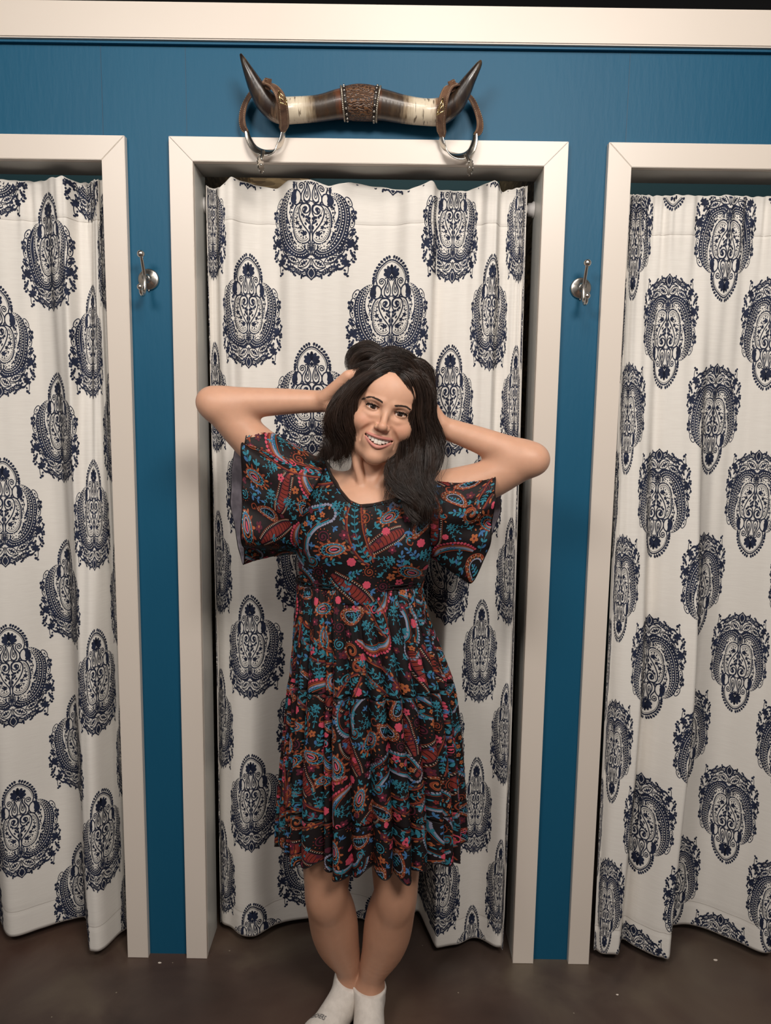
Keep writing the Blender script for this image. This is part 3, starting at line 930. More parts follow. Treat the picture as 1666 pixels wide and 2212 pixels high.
    S([(.22, .945), (.225, .965), (.245, .985)], .0016, n=6); S([(.40, .91), (.42, .935), (.45, .955)], .0016, n=6)
    # --- side sprigs
    def berries(stem, L, w=.0020):
        P.stroke(TT(stem), w, n=4 * len(stem))
        for x, y, r in L: D(x, y, r, r * .82, x * 7 + y * 11)
    berries([(.80, .455), (.87, .452), (.93, .42), (.95, .445)], [(.895, .405, .0042), (.945, .412, .0046), (.94, .455, .0050), (.90, .475, .0040), (.87, .425, .0030)])
    S([(.88, .452), (.90, .49), (.935, .475)], .0018, n=10)
    # big side flower
    P.flower(T(.865, .672), .0120, 6, .2)
    D(.865, .672, .0085)
    berries([(.80, .60), (.86, .585), (.91, .55)], [(.90, .59, .0052), (.915, .555, .0045), (.87, .56, .0036), (.85, .605, .0036), (.945, .575, .0030)])
    berries([(.865, .672), (.93, .66), (.985, .625)], [(.985, .625, .0044), (.965, .65, .0036), (.955, .61, .0030)])
    berries([(.865, .672), (.93, .70), (.97, .69)], [(.975, .692, .0046), (.94, .715, .0044), (.985, .715, .0030), (.93, .745, .0036), (.87, .755, .0048), (.85, .735, .0034), (.80, .705, .0050), (.78, .73, .0034)])
    berries([(.865, .672), (.79, .66), (.73, .69)], [(.79, .645, .0044), (.76, .67, .0036)])
    # rose lower down
    P.flower(T(.745, .838), .0110, 6, .5)
    D(.745, .838, .0080)
    berries([(.56, .80), (.64, .815), (.72, .83)], [(.63, .795, .0040), (.67, .785, .0042), (.70, .80, .0040), (.66, .83, .0036)])
    berries([(.745, .838), (.76, .79), (.75, .765)], [(.755, .775, .0040), (.72, .79, .0040)])
    berries([(.745, .838), (.85, .82), (.91, .78)], [(.92, .775, .0054), (.945, .80, .0044), (.885, .775, .0034), (.91, .825, .0044), (.87, .81, .0030)])
    berries([(.745, .838), (.80, .875), (.79, .925), (.75, .945)], [(.80, .86, .0046), (.83, .85, .0034), (.745, .935, .0050), (.79, .95, .0036), (.73, .905, .0034)])
    # hook scroll
    P.strip(TT([(.745, .86), (.66, .885), (.575, .885), (.53, .86), (.55, .835)]), TT([(.745, .868), (.67, .905), (.56, .905), (.50, .865), (.545, .83)]), 14, 1)
    D(.565, .84, .0046); S([(.50, .87), (.46, .875), (.43, .86)], .0020, n=8)
    return P.mirrored()


MAT['navy'] = nodemat('navy_print_ink', srgb(26, 31, 50), 0.75, spec=.25, noise=(70, srgb(40, 48, 72), 4, (1, 1, 1)))


def cloth_material(name, c1, c2, weave=900):
    m = nodemat(name, c1, 0.8, spec=.2)
    nt = m.node_tree
    b = nt.nodes['Principled BSDF']
    tc = nt.nodes.new('ShaderNodeTexCoord')
    mp = nt.nodes.new('ShaderNodeMapping'); mp.inputs['Scale'].default_value = (25, 25, 700)
    n = nt.nodes.new('ShaderNodeTexNoise'); n.inputs['Scale'].default_value = 1.0; n.inputs['Detail'].default_value = 3
    nt.links.new(tc.outputs['Object'], mp.inputs['Vector']); nt.links.new(mp.outputs['Vector'], n.inputs['Vector'])
    r = nt.nodes.new('ShaderNodeValToRGB')
    r.color_ramp.elements[0].position, r.color_ramp.elements[0].color = .3, c1
    r.color_ramp.elements[1].position, r.color_ramp.elements[1].color = .7, c2
    nt.links.new(n.outputs['Fac'], r.inputs['Fac']); nt.links.new(r.outputs['Color'], b.inputs['Base Color'])
    bp = nt.nodes.new('ShaderNodeBump'); bp.inputs['Strength'].default_value = .25; bp.inputs['Distance'].default_value = .0006
    nt.links.new(n.outputs['Fac'], bp.inputs['Height']); nt.links.new(bp.outputs['Normal'], b.inputs['Normal'])
    return m


MAT['curtain'] = cloth_material('ivory_curtain_cloth', srgb(226, 220, 213), srgb(233, 228, 221))
MAT['seam'] = nodemat('curtain_seam_thread', srgb(180, 172, 164), .8)

DAMASK = damask().arrays()
HALF = .2275         # half vertical repeat


def make_curtain(cx, xknots, ytop, ybot, ztop, zbot, cols, flip, label, seed, rod=True, topwave=None, phase=2.032):
    """xknots: world x at successive half-repeats of fabric (0.21 m); ytop/ybot: depth knots over x (Y)"""
    rng = random.Random(seed)
    uk = np.arange(len(xknots)) * .21
    U = uk[-1]
    H = ztop - zbot
    rip = [(rng.uniform(60, 150), rng.uniform(0, 6.28), rng.uniform(.4, 1)) for _ in range(4)]
    drift = [(rng.uniform(4, 9), rng.uniform(0, 6.28)) for _ in range(3)]

    def X(u, v):
        x = pinterp(u, uk, xknots)
        return x

    def pos(u, v):
        """u along the cloth, v down from the top edge"""
        u, v = np.asarray(u, float), np.asarray(v, float)
        x = X(u, v)
        s = np.clip((v - .02) / 1.5, 0, 1); s = s * s * (3 - 2 * s)
        yt = pinterp(x, *ytop)
        # the folds wander a little sideways on their way down
        xs = x + .012 * s * np.sin(v * drift[0][0] * .35 + drift[0][1])
        yb = pinterp(xs, *ybot)
        y = yt * (1 - s) + yb * s
        # gathered header: fine ripples that fade below the stitch line
        g = np.exp(-((v - .045) / .11) ** 2)
        rp = sum(a * np.sin(u * f + p) for f, p, a in rip) / 4
        y = y + g * .011 * rp + .0022 * np.sin(u * 95 + 2.5 * np.sin(v * 2 + 1)) * (1 - s) + .004 * s * np.sin(u * 31 + v * 1.7 + drift[1][1]) + .003 * np.sin(v * 5.1 + u * 9 + drift[2][1]) * np.clip(v * 2, 0, 1)
        # stitched channel pinches the cloth
        y = y + .0022 * np.exp(-((v - .098) / .004) ** 2) + .0016 * np.exp(-((v - (H - .075)) / .004) ** 2)
        tw = np.interp(x, *topwave) if topwave else 0.0
        hz = .006 * rp + tw
        z = ztop - v + hz * np.exp(-(v / .06) ** 2)
        # longer drop where the cloth bellies forward, as in a hung cloth
        return np.stack([x, y, z], -1)

    nu, nv = int(U / .0068), 250
    vv = np.concatenate([np.linspace(0, .13, 40)[:-1], np.linspace(.13, H, nv - 39)])
    g_u, g_v = np.meshgrid(np.linspace(0, U, nu), vv, indexing='ij')
    V = pos(g_u, g_v).reshape(-1, 3)
    nv = len(vv)
    idx = np.arange(nu * nv).reshape(nu, nv)
    F = np.stack([idx[:-1, :-1], idx[:-1, 1:], idx[1:, 1:], idx[1:, :-1]], -1).reshape(-1, 4)
    cur = mk('curtain', V, F, MAT['curtain'])
    sol = cur.modifiers.new('thickness', 'SOLIDIFY'); sol.thickness = .0012; sol.offset = 1.0 if False else -1.0
    tag(cur, label, 'curtain', 'fitting room curtains')

    def nrm(u, v, e=.0015):
        du = pos(u + e, v) - pos(u - e, v)
        dv = pos(u, v + e) - pos(u, v - e)
        n = np.cross(du, dv)
        n /= np.linalg.norm(n, axis=-1)[..., None] + 1e-12
        n *= np.where(n[..., 1] > 0, -1, 1)[..., None]
        return n
    pv, pl, pf, pc = DAMASK
    for ci, (k, par) in enumerate(cols):
        u0 = k * .21
        if abs(float(X(u0, 0))) > 1.36: continue
        for j in range(-1, 12):
            zc = phase - (2 * j + par) * HALF
            if zc < zbot - .14 or zc > ztop + .14: continue
            u = u0 + pv[:, 0]
            v = ztop - (zc + pv[:, 1] * (-1 if flip else 1))
            ok = (u > .004) & (u < U - .004) & (v > .002) & (v < H - .002)
            fs, fm = [], []
            for q, c_ in zip(pf, pc):
                if all(ok[i] for i in q): fs.append(q); fm.append(c_)
            if len(fs) < 120: continue
            P3 = pos(u, v) + nrm(u, v) * (.0007 + pl * .0004)[:, None]
            used = np.unique(np.concatenate([np.array(q) for q in fs]))
            mp = {int(a): b for b, a in enumerate(used)}
            pm = mk('printed_motif', P3[used], [tuple(mp[i] for i in q) for q in fs], [MAT['navy'], MAT['curtain']], cur, True, fm)
            if len(fs) < .6 * len(pf): pm['kind'] = 'stuff'
    # stitch lines of the rod pocket and the hem
    for vs in (.098, H - .075):
        uu = np.linspace(.004, U - .004, int(U / .004))
        a = pos(uu, np.full_like(uu, vs - .0006)); b = pos(uu, np.full_like(uu, vs + .0006))
        n = nrm(uu, np.full_like(uu, vs))
        k = len(uu)
        mk('stitch_line', np.vstack([a + n * .0006, b + n * .0006]), [(i, i + 1, k + i + 1, k + i) for i in range(k - 1)], MAT['seam'], cur)
    return cur


def K(L):
    return ([p[0] for p in L], [p[1] for p in L])


# middle curtain
make_curtain(CX[1], [-.421, -.408, -.315, -.147, .062, .221, .322, .394, .409],
             K([(-.43, .052), (-.405, .075), (-.385, .045), (-.35, .030), (-.33, .062), (-.24, .075), (-.20, .050), (-.08, .042), (-.03, .066), (.05, .070), (.11, .040), (.165, .036), (.18, .070), (.27, .062), (.325, .030), (.345, .066), (.395, .060), (.43, .070)]),
             K([(-.43, .115), (-.39, .085), (-.35, .045), (-.31, .040), (-.25, .085), (-.16, .125), (-.06, .130), (.04, .110), (.10, .02), (.125, .03), (.175, .165), (.205, .07), (.225, .004), (.28, .012), (.33, .045), (.37, .03), (.425, -.004)]),
             2.128, .028, [(k, k % 2 ^ 1 if False else (k + 1) % 2) for k in range(0, 9)], False,
             'ivory curtain with navy paisley medallions hanging behind the woman', 3,
             topwave=([-.43, -.38, -.35, -.33, -.27, -.24, -.21, -.15, -.10, -.05, -.03, .05, .10, .16, .18, .25, .32, .345, .38, .42], [-.006, -.018, .004, .006, -.006, -.010, .004, .004, -.012, .004, .002, -.006, -.018, .004, -.008, -.012, .006, -.012, -.004, .004]))
# left curtain
make_curtain(CX[0], [-1.50, -1.47, -1.40, -1.28, -1.13, -.975, -.826, -.722, -.685, -.672],
             K([(-1.52, .06), (-1.4, .04), (-1.3, .075), (-1.2, .04), (-1.1, .075), (-1.0, .050), (-.93, .060), (-.86, .070), (-.80, .030), (-.775, .022), (-.755, .070), (-.73, .075), (-.70, .045), (-.665, .070)]),
             K([(-1.52, .06), (-1.4, .01), (-1.3, .11), (-1.2, .0), (-1.1, .10), (-1.0, .022), (-.93, .055), (-.87, .100), (-.83, .115), (-.785, .03), (-.75, -.030), (-.715, -.020), (-.69, .05), (-.665, .08)]),
             2.126, .030, [(k, k % 2) for k in range(0, 10)], False,
             'ivory curtain with navy paisley medallions in the left fitting room doorway', 8, phase=1.945 - .455 + .455)
# right curtain, its medallions upside down
make_curtain(CX[2], [.668, .692, .787, .931, 1.06, 1.17, 1.29, 1.40, 1.48],
             K([(.66, .06), (.70, .062), (.75, .070), (.80, .058), (.86, .064), (.93, .056), (1.0, .066), (1.1, .045), (1.2, .07), (1.3, .045), (1.4, .07), (1.5, .06)]),
             K([(.66, .02), (.69, -.002), (.74, -.020), (.775, .05), (.80, .02), (.86, -.030), (.885, -.028), (.91, .06), (.95, .115), (1.04, .105), (1.10, .05), (1.18, .0), (1.26, .08), (1.36, .01), (1.5, .06)]),
             2.112, .030, [(k, (k + 1) % 2) for k in range(0, 9)], True,
             'ivory curtain with upside down navy medallions in the right fitting room doorway', 15, phase=1.9945)

# rods
for k in range(3):
    a = OPW / 2 - .0005
    r = empty('curtain_rod', (CX[k], .066, 2.075))
    tag(r, 'white tension rod carrying the curtain of the %s fitting room' % ('left', 'middle', 'right')[k], 'curtain rod', 'white tension rods in the doorways')
    zz = 2.080
    MB().tube([(CX[k] - a + .004, .099, zz), (CX[k] + a - .004, .099, zz)], .0115, 20).build('tube', MAT['plastic'], r)
    for s in (-1, 1):
        MB().lathe([(.021, 0), (.021, .003), (.0175, .006), (.0165, .016)], (CX[k] + s * a, .099, zz), (-s, 0, 0), 24).build('end_cup', MAT['plastic'], r)

# ================================================================== THE WOMAN
class Field:
    """smooth-union signed distance field on a rectilinear grid, surfaced with surface nets"""
    def __init__(self, xs, ys, zs):
        self.ax = [np.asarray(a) for a in (xs, ys, zs)]
        self.F = np.full([len(a) for a in self.ax], 1.0, np.float32)

    def _sl(self, lo, hi):
        s = []
        for a, l, h in zip(self.ax, lo, hi):
            i0, i1 = np.searchsorted(a, l), np.searchsorted(a, h)
            if i1 - i0 < 1: return None, None
            s.append(slice(i0, i1))
        g = np.meshgrid(*[a[q] for a, q in zip(self.ax, s)], indexing='ij')
        return tuple(s), np.stack(g, -1).astype(np.float32)

    def _mix(self, s, d, k, op):
        a = self.F[s]
        if op == 'add':
            h = np.clip(.5 + .5 * (a - d) / k, 0, 1)
            self.F[s] = a * (1 - h) + d * h - k * h * (1 - h)
        else:                                   # cut
            h = np.clip(.5 - .5 * (a + d) / k, 0, 1)
            self.F[s] = a * (1 - h) - d * h + k * h * (1 - h)

    def cap(self, a, b, ra, rb, k=.02, op='add', fr=None):
        a, b = np.asarray(a, float), np.asarray(b, float)
        if fr: a, b = fr(a), fr(b)
        m = max(ra, rb) + k + .012
        s, p = self._sl(np.minimum(a, b) - m, np.maximum(a, b) + m)
        if s is None: return
        ba = (b - a).astype(np.float32)
        t = np.clip(((p - a.astype(np.float32)) @ ba) / (ba @ ba + 1e-12), 0, 1)
        d = np.linalg.norm(p - a.astype(np.float32) - t[..., None] * ba, axis=-1) - (ra + (rb - ra) * t)
        self._mix(s, d, k, op)

    def chain(self, pts, rads, k=.02, op='add', fr=None):
        """polyline of tapered capsules, one distance for the whole chain"""
        pts = [np.asarray(p, float) for p in pts]
        if fr: pts = [fr(p) for p in pts]
        A = np.array(pts)
        m = max(rads) + k + .012
        s, p = self._sl(A.min(0) - m, A.max(0) + m)
        if s is None: return
        if len(pts) > 2:                        # smooth the bends
            n_ = (len(pts) - 1) * 5 + 1
            A = catmull(A, n_); rads = np.interp(np.linspace(0, 1, n_), np.linspace(0, 1, len(rads)), rads)
            rads = np.convolve(np.pad(rads, 3, mode='edge'), np.ones(7) / 7, 'valid') if min(rads) > .02 else rads
        best = None
        for a, b, ra, rb in zip(A[:-1], A[1:], rads[:-1], rads[1:]):
            ba = (b - a).astype(np.float32)
            t = np.clip(((p - a.astype(np.float32)) @ ba) / (ba @ ba + 1e-12), 0, 1)
            d = np.linalg.norm(p - a.astype(np.float32) - t[..., None] * ba, axis=-1) - (ra + (rb - ra) * t)
            best = d if best is None else np.minimum(best, d)
        self._mix(s, best, k, op)

    def plane(self, p0, n):
        """keep only what lies behind the plane"""
        g = np.meshgrid(*self.ax, indexing='ij')
        n = np.asarray(n, float) / np.linalg.norm(n)
        d = sum((g[i] - p0[i]) * n[i] for i in range(3))
        self.F = np.maximum(self.F, d.astype(np.float32))

    def ell(self, c, r, k=.02, op='add', fr=None, R=None):
        """ellipsoid; R rotation matrix (columns = axes)"""
        c = np.asarray(c, float); r = np.asarray(r, float)
        M = np.eye(3) if R is None else R
        if fr: c = fr(c); M = fr.M @ M
        m = r.max() + k + .012
        s, p = self._sl(c - m, c + m)
        if s is None: return
        q = (p - c.astype(np.float32)) @ M.astype(np.float32)
        rr = r.astype(np.float32)
        k0 = np.linalg.norm(q / rr, axis=-1); k1 = np.linalg.norm(q / (rr * rr), axis=-1)
        d = k0 * (k0 - 1) / (k1 + 1e-9)
        self._mix(s, d, k, op)

    def surface(self):
        F = self.F; ins = F < 0
        nx, ny, nz = F.shape
        cnt = np.zeros((nx - 1, ny - 1, nz - 1), np.int8)
        for i in (0, 1):
            for j in (0, 1):
                for l in (0, 1):
                    cnt += ins[i:nx - 1 + i, j:ny - 1 + j, l:nz - 1 + l]
        act = (cnt > 0) & (cnt < 8)
        I = np.argwhere(act)
        vid = np.full(act.shape, -1, np.int64); vid[act] = np.arange(len(I))
        acc = np.zeros((len(I), 3)); n = np.zeros(len(I))
        co = [(i, j, l) for i in (0, 1) for j in (0, 1) for l in (0, 1)]
        for a in co:
            for d in range(3):
                if a[d]: continue
                b = list(a); b[d] = 1
                ia, ib = I + a, I + b
                fa, fb = F[ia[:, 0], ia[:, 1], ia[:, 2]], F[ib[:, 0], ib[:, 1], ib[:, 2]]
                cr = (fa < 0) != (fb < 0)
                t = np.where(cr, fa / np.where(cr, fa - fb, 1), 0)
                pa = np.stack([self.ax[q][ia[:, q]] for q in range(3)], 1); pb = np.stack([self.ax[q][ib[:, q]] for q in range(3)], 1)
                acc += np.where(cr[:, None], pa + (pb - pa) * t[:, None], 0); n += cr
        V = acc / n[:, None]
        Q = []
        for d in range(3):
            u, w = [(1, 2), (2, 0), (0, 1)][d]
            sa = [slice(None)] * 3; sb = [slice(None)] * 3
            sa[d] = slice(0, -1); sb[d] = slice(1, None)
            A, B = ins[tuple(sa)], ins[tuple(sb)]
            E = np.argwhere(A != B)
            E = E[(E[:, u] > 0) & (E[:, w] > 0) & (E[:, u] < F.shape[u] - 1) & (E[:, w] < F.shape[w] - 1)]
            fl = A[E[:, 0], E[:, 1], E[:, 2]]

            def cell(du, dw):
                c = E.copy(); c[:, u] += du; c[:, w] += dw
                return vid[c[:, 0], c[:, 1], c[:, 2]]
            q = np.stack([cell(-1, -1), cell(0, -1), cell(0, 0), cell(-1, 0)], 1)
            q[~fl] = q[~fl][:, ::-1]
            Q.append(q)
        return V, np.concatenate(Q)


class Frame:
    """local to world placement"""
    def __init__(self, o, M):
        self.o, self.M = np.asarray(o, float), np.asarray(M, float)

    def __call__(self, p):
        return self.o + self.M @ np.asarray(p, float)

    def many(self, p):
        return self.o + np.asarray(p, float) @ self.M.T

    def inv(self, p):
        return (np.asarray(p, float) - self.o) @ self.M


def axis(*seg):
    """axis samples: (start, stop, step), ..."""
    out = []
    for a, b, s in seg:
        out.append(np.arange(a, b - 1e-9, s))
    out.append([seg[-1][1]])
    return np.concatenate(out)


HEAD = Frame(at(835, 888, -.335), _rot(math.radians(15), 'y') @ _rot(math.radians(3), 'z'))
hd = HEAD
ox, oy, oz = HEAD.o
FB = Field(axis((-.46, ox - .085, .0055), (ox - .085, ox + .085, .00145), (ox + .085, .50, .0055)),
           axis((-.56, oy - .035, .006), (oy - .035, oy + .04, .0015), (oy + .04, -.08, .0055)),
           axis((-.004, .30, .005), (.30, oz - .13, .0065), (oz - .13, oz + .06, .00145), (oz + .06, 1.72, .006)))

# ---- legs (shins, ankles; the feet are dressed in socks and built again as socks)
LK, LA = at(706, 1938, -.262), at(759, 2110, -.205)
RK, RA = at(854, 1940, -.262), at(798, 2126, -.230)
LH, RH = np.array([-.085, -.225, .86]), np.array([.085, -.225, .86])
LDIR = np.array([-.52, -.85, 0]); LDIR /= np.linalg.norm(LDIR)
RDIR = np.array([.02, -1, 0]); RDIR /= np.linalg.norm(RDIR)


def foot(fd, A_, D_, e=0.0, side=1):
    A0 = np.array([A_[0], A_[1], 0])
    heel = A0 - D_ * .035 + np.array([0, 0, .036]); ball = A0 + D_ * .135 + np.array([0, 0, .030]); toe = A0 + D_ * .185 + np.array([0, 0, .021])
    perp = np.array([-D_[1], D_[0], 0])
    fd.cap(A_, heel, .027 + e, .031 + e, .03)
    fd.cap(A_ - np.array([0, 0, .015]), ball, .030 + e, .026 + e, .035)
    fd.cap(heel, ball, .030 + e, .027 + e, .03)
    fd.cap(ball + perp * .020, toe + perp * .018, .025 + e, .0185 + e, .02)
    fd.cap(ball - perp * .020, toe - perp * .022 - D_ * .012, .023 + e, .0165 + e, .02)
    fd.cap(ball, toe + D_ * .008, .026 + e, .0185 + e, .02)


legs = []
for K_, A_, H_, s, D_ in ((LK, LA, LH, -1, LDIR), (RK, RA, RH, 1, RDIR)):
    FB.F = np.full_like(FB.F, 1.0)
    d = A_ - K_
    FB.chain([H_, H_ * .5 + K_ * .5 + np.array([0, -.006, 0]), K_ + np.array([0, 0, .07]), K_, K_ + d * .28 + np.array([s * .004, .004, 0]), K_ + d * .52 + np.array([s * .005, .004, 0]), K_ + d * .80, A_],
             [.082, .070, .056, .0510, .0570, .0530, .036, .0275], .03)
    FB.ell(K_ + np.array([0, -.032, .010]), (.024, .015, .028), .04)          # kneecap
    FB.ell(K_ + d * .34 + np.array([s * .006, .020, 0]), (.044, .038, .10), .04)   # calf
    FB.ell(A_ + np.array([-.022, .0, -.004]), (.012, .014, .015), .015); FB.ell(A_ + np.array([.022, .0, .0]), (.012, .014, .015), .015)
    foot(FB, A_, D_, -.007)
    legs.append(FB.F)
FB.F = np.minimum(*legs)

# ---- trunk (under the dress)
CH = at(790, 1130, -.235)
FB.ell((0.0, -.215, .90), (.155, .105, .13), .04)
FB.chain([(0.0, -.22, .95), at(778, 1270, -.235), CH, at(794, 1085, -.228)], [.115, .100, .108, .058], .05)
FB.ell(CH + np.array([0, .0, -.01]), (.135, .088, .105), .05)
# ---- neck, collar bones
NB, NH = at(799, 1058, -.226), HEAD((0, .092, -.075))
FB.chain([NB, NB * .45 + NH * .55, NH], [.052, .0485, .051], .022)
LS, RS = at(662, 1042, -.232), at(938, 1068, -.232)
FB.cap(NB + np.array([-.03, .040, -.010]), LS + np.array([.02, .01, .002]), .034, .036, .035)
FB.cap(NB + np.array([.03, .040, -.010]), RS + np.array([-.02, .01, .002]), .034, .036, .035)
notch = at(797, 1068, -.288)
for s in (-1, 1):
    top_ = HEAD((s * .052, .080, -.058))
    FB.chain([top_, top_ * .5 + (notch + np.array([s * .012, .002, .012])) * .5 + np.array([s * .006, -.012, 0]), notch + np.array([s * .012, -.001, .004])], [.013, .0120, .0085], .006)
    FB.chain([notch + np.array([s * .014, -.002, -.008]), notch + np.array([s * .06, .004, .000]), notch + np.array([s * .13, .040, .022])], [.0075, .0075, .009], .016)
FB.ell(notch + np.array([.0, .055, -.055]), (.11, .052, .06), .03)

# ---- arms
LE, RE = at(462, 868, -.285), at(1150, 990, -.295)
LW, RW = at(706, 867, -.245), at(950, 921, -.238)
FB.chain([LS, LS * .5 + LE * .5 + np.array([-.006, 0, -.008]), LE + (LS - LE) * .08], [.053, .046, .038], .035)
FB.chain([RS, RS * .5 + RE * .5 + np.array([.006, 0, -.01]), RE + (RS - RE) * .08], [.053, .046, .038], .035)
for E_, W_ in ((LE, LW), (RE, RW)):
    FB.chain([E_, E_ * .72 + W_ * .28 + np.array([0, 0, -.002]), E_ * .35 + W_ * .65, W_], [.0345, .0355, .0285, .0235], .022)
    FB.ell(E_ + (E_ - W_) / np.linalg.norm(E_ - W_) * .014, (.020, .022, .022), .02)
# ---- hands: palm, four unequal fingers, thumb from the side of the palm


def hand(W_, K0, K1, tipdir, curl, thumb, lens, rad=.0082):
    """W_ wrist, K0/K1 index and little knuckles, tipdir finger direction, curl bend direction"""
    W_, K0, K1 = map(np.asarray, (W_, K0, K1))
    mid = (K0 + K1) / 2
    pa = np.cross(K1 - K0, mid - W_); pa /= np.linalg.norm(pa)
    for t in (0.0, .33, .67, 1.0):
        k = K0 * (1 - t) + K1 * t
        FB.cap(W_ + (k - mid) * .45, k, .0155, .0125, .014)
    for t, L in zip((0.0, .33, .67, 1.0), lens):
        k = K0 * (1 - t) + K1 * t
        d1 = tipdir + curl * .15 + (K1 - K0) * (t - .5) * 2.2; d1 /= np.linalg.norm(d1)
        d2 = tipdir + curl * .75; d2 /= np.linalg.norm(d2)
        d3 = tipdir + curl * 1.3; d3 /= np.linalg.norm(d3)
        a = k; b = a + d1 * L * .46; c = b + d2 * L * .30; e = c + d3 * L * .24
        FB.chain([a, b, c, e], [rad * 1.12, rad, rad * .95, rad * .82], .006)
    FB.chain(thumb, [.0165, .0125, .0105, .0088], .010)


hand(LW, at(752, 812, -.300), at(772, 850, -.190), np.array([.75, .25, .45]), np.array([.5, .5, -.5]),
     [at(716, 878, -.262), at(735, 893, -.285), at(748, 905, -.292), at(756, 912, -.280)], (.070, .078, .072, .056))
hand(RW, at(922, 858, -.265), at(908, 896, -.175), np.array([-.6, .25, .65]), np.array([-.5, .6, -.3]),
     [at(938, 926, -.250), at(922, 938, -.262), at(906, 942, -.255), at(896, 938, -.245)], (.070, .078, .072, .056))

# ---- head (local: x to the picture's right, y into the head, z up; origin between the eyes)
FB.ell((0, .090, .030), (.0745, .098, .096), .02, fr=hd)
FB.ell((0, .072, -.006), (.0690, .077, .098), .02, fr=hd)
FB.ell((0, .050, -.060), (.0460, .051, .046), .022, fr=hd)
FB.ell((0, .012, .045), (.048, .016, .030), .025, fr=hd)                     # forehead
for s in (-1, 1):
    FB.chain([(s * .053, .078, -.030), (s * .0455, .064, -.060), (s * .028, .036, -.088), (s * .008, .014, -.102)], [.014, .0145, .0140, .0140], .024, fr=hd)   # jaw
    FB.ell((s * .0385, .0185, -.034), (.0195, .0165, .0165), .018, fr=hd)         # smiling cheek
    FB.ell((s * .050, .040, -.030), (.016, .026, .022), .024, fr=hd)             # cheekbone
    FB.cap((s * .012, -.0045, .0165), (s * .045, .0075, .0165), .006, .006, .010, fr=hd)  # brow ridge
FB.ell((0, .009, -.101), (.0155, .0135, .0125), .014, fr=hd)                  # chin
FB.ell((0, .012, -.068), (.034, .020, .024), .014, fr=hd)                     # mouth mound
for s in (-1, 1):
    FB.ell((s * .0300, -.006, -.001), (.0165, .0125, .0105), .010, 'cut', fr=hd)  # eye socket
    FB.ell((s * .0300, .0115, .001), (.0158, .0142, .0138), .005, fr=hd)          # lids over the ball
for s in (-1, 1):
    FB.chain([(s * .016, .0035, -.0135), (s * .030, .0030, -.0165), (s * .044, .0110, -.0125)], [.0035, .0042, .0030], .007, fr=hd)
# nose
FB.chain([(0, .000, .014), (0, -.0075, -.006), (0, -.0175, -.026), (0, -.0215, -.0335)], [.0068, .0066, .0076, .0092], .008, fr=hd)
FB.ell((0, -.0205, -.0355), (.0095, .0085, .0078), .006, fr=hd)
for s in (-1, 1):
    FB.ell((s * .0118, -.0105, -.0375), (.0072, .0098, .0068), .005, fr=hd)
    FB.ell((s * .0062, -.0135, -.0445), (.0036, .0052, .0034), .002, 'cut', fr=hd)
    FB.ell((s * .0196, -.0075, -.0370), (.0026, .006, .0060), .004, 'cut', fr=hd)
# smile folds
for s in (-1, 1):
    FB.chain([(s * .0215, -.0050, -.034), (s * .0310, .0022, -.045), (s * .0385, .0085, -.058), (s * .0380, .0140, -.073)], [.0018, .0036, .0036, .0012], .007, 'cut', fr=hd)


def yl(x, z):
    """depth of the lip line"""
    return -.0095 + 14.0 * x * x + .9 * max(0, abs(x) - .024)


# mouth opening (crescent) and lips
up = [(x, yl(x, 0), -.0615 + 4.5 * x * x) for x in np.linspace(-.0275, .0275, 11)]
lo = [(x, yl(x, 0) + .0012, -.0760 + 21.0 * x * x) for x in np.linspace(-.0255, .0255, 11)]
for i in range(len(up)):
    x = up[i][0]
    h = (up[i][2] - lo[i][2]) / 2
    if h > .0016: FB.ell((x, yl(x, 0) + .002, (up[i][2] + lo[i][2]) / 2), (.0045, .014, h + .0006), .0015, 'cut', fr=hd)
ul = [(p[0], p[1] - .0006, p[2] + .0030 - 2.0 * p[0] ** 2) for p in up]
ll = [(p[0], p[1] - .0012, p[2] - .0036 + 1.5 * p[0] ** 2) for p in lo]
wu = [.0016 + .0016 * (1 - abs(p[0]) / .030) for p in ul]
wl = [.0014 + .0032 * (1 - abs(p[0]) / .028) for p in ll]
FB.chain(ul, wu, .0026, fr=hd); FB.chain(ll, wl, .0026, fr=hd)
# almond eye openings
for s in (-1, 1):
    FB.ell((s * .0303, -.004, .0006), (.0142, .0175, .0040), .0012, 'cut', fr=hd, R=_rot(-s * math.radians(5), 'y'))
# ears
for s in (-1, 1):
    FB.ell((s * .074, .085, -.018), (.008, .018, .030), .008, fr=hd)
V, Q = FB.surface()
L_ = HEAD.inv(V)

SK = (.65, .36, .24)


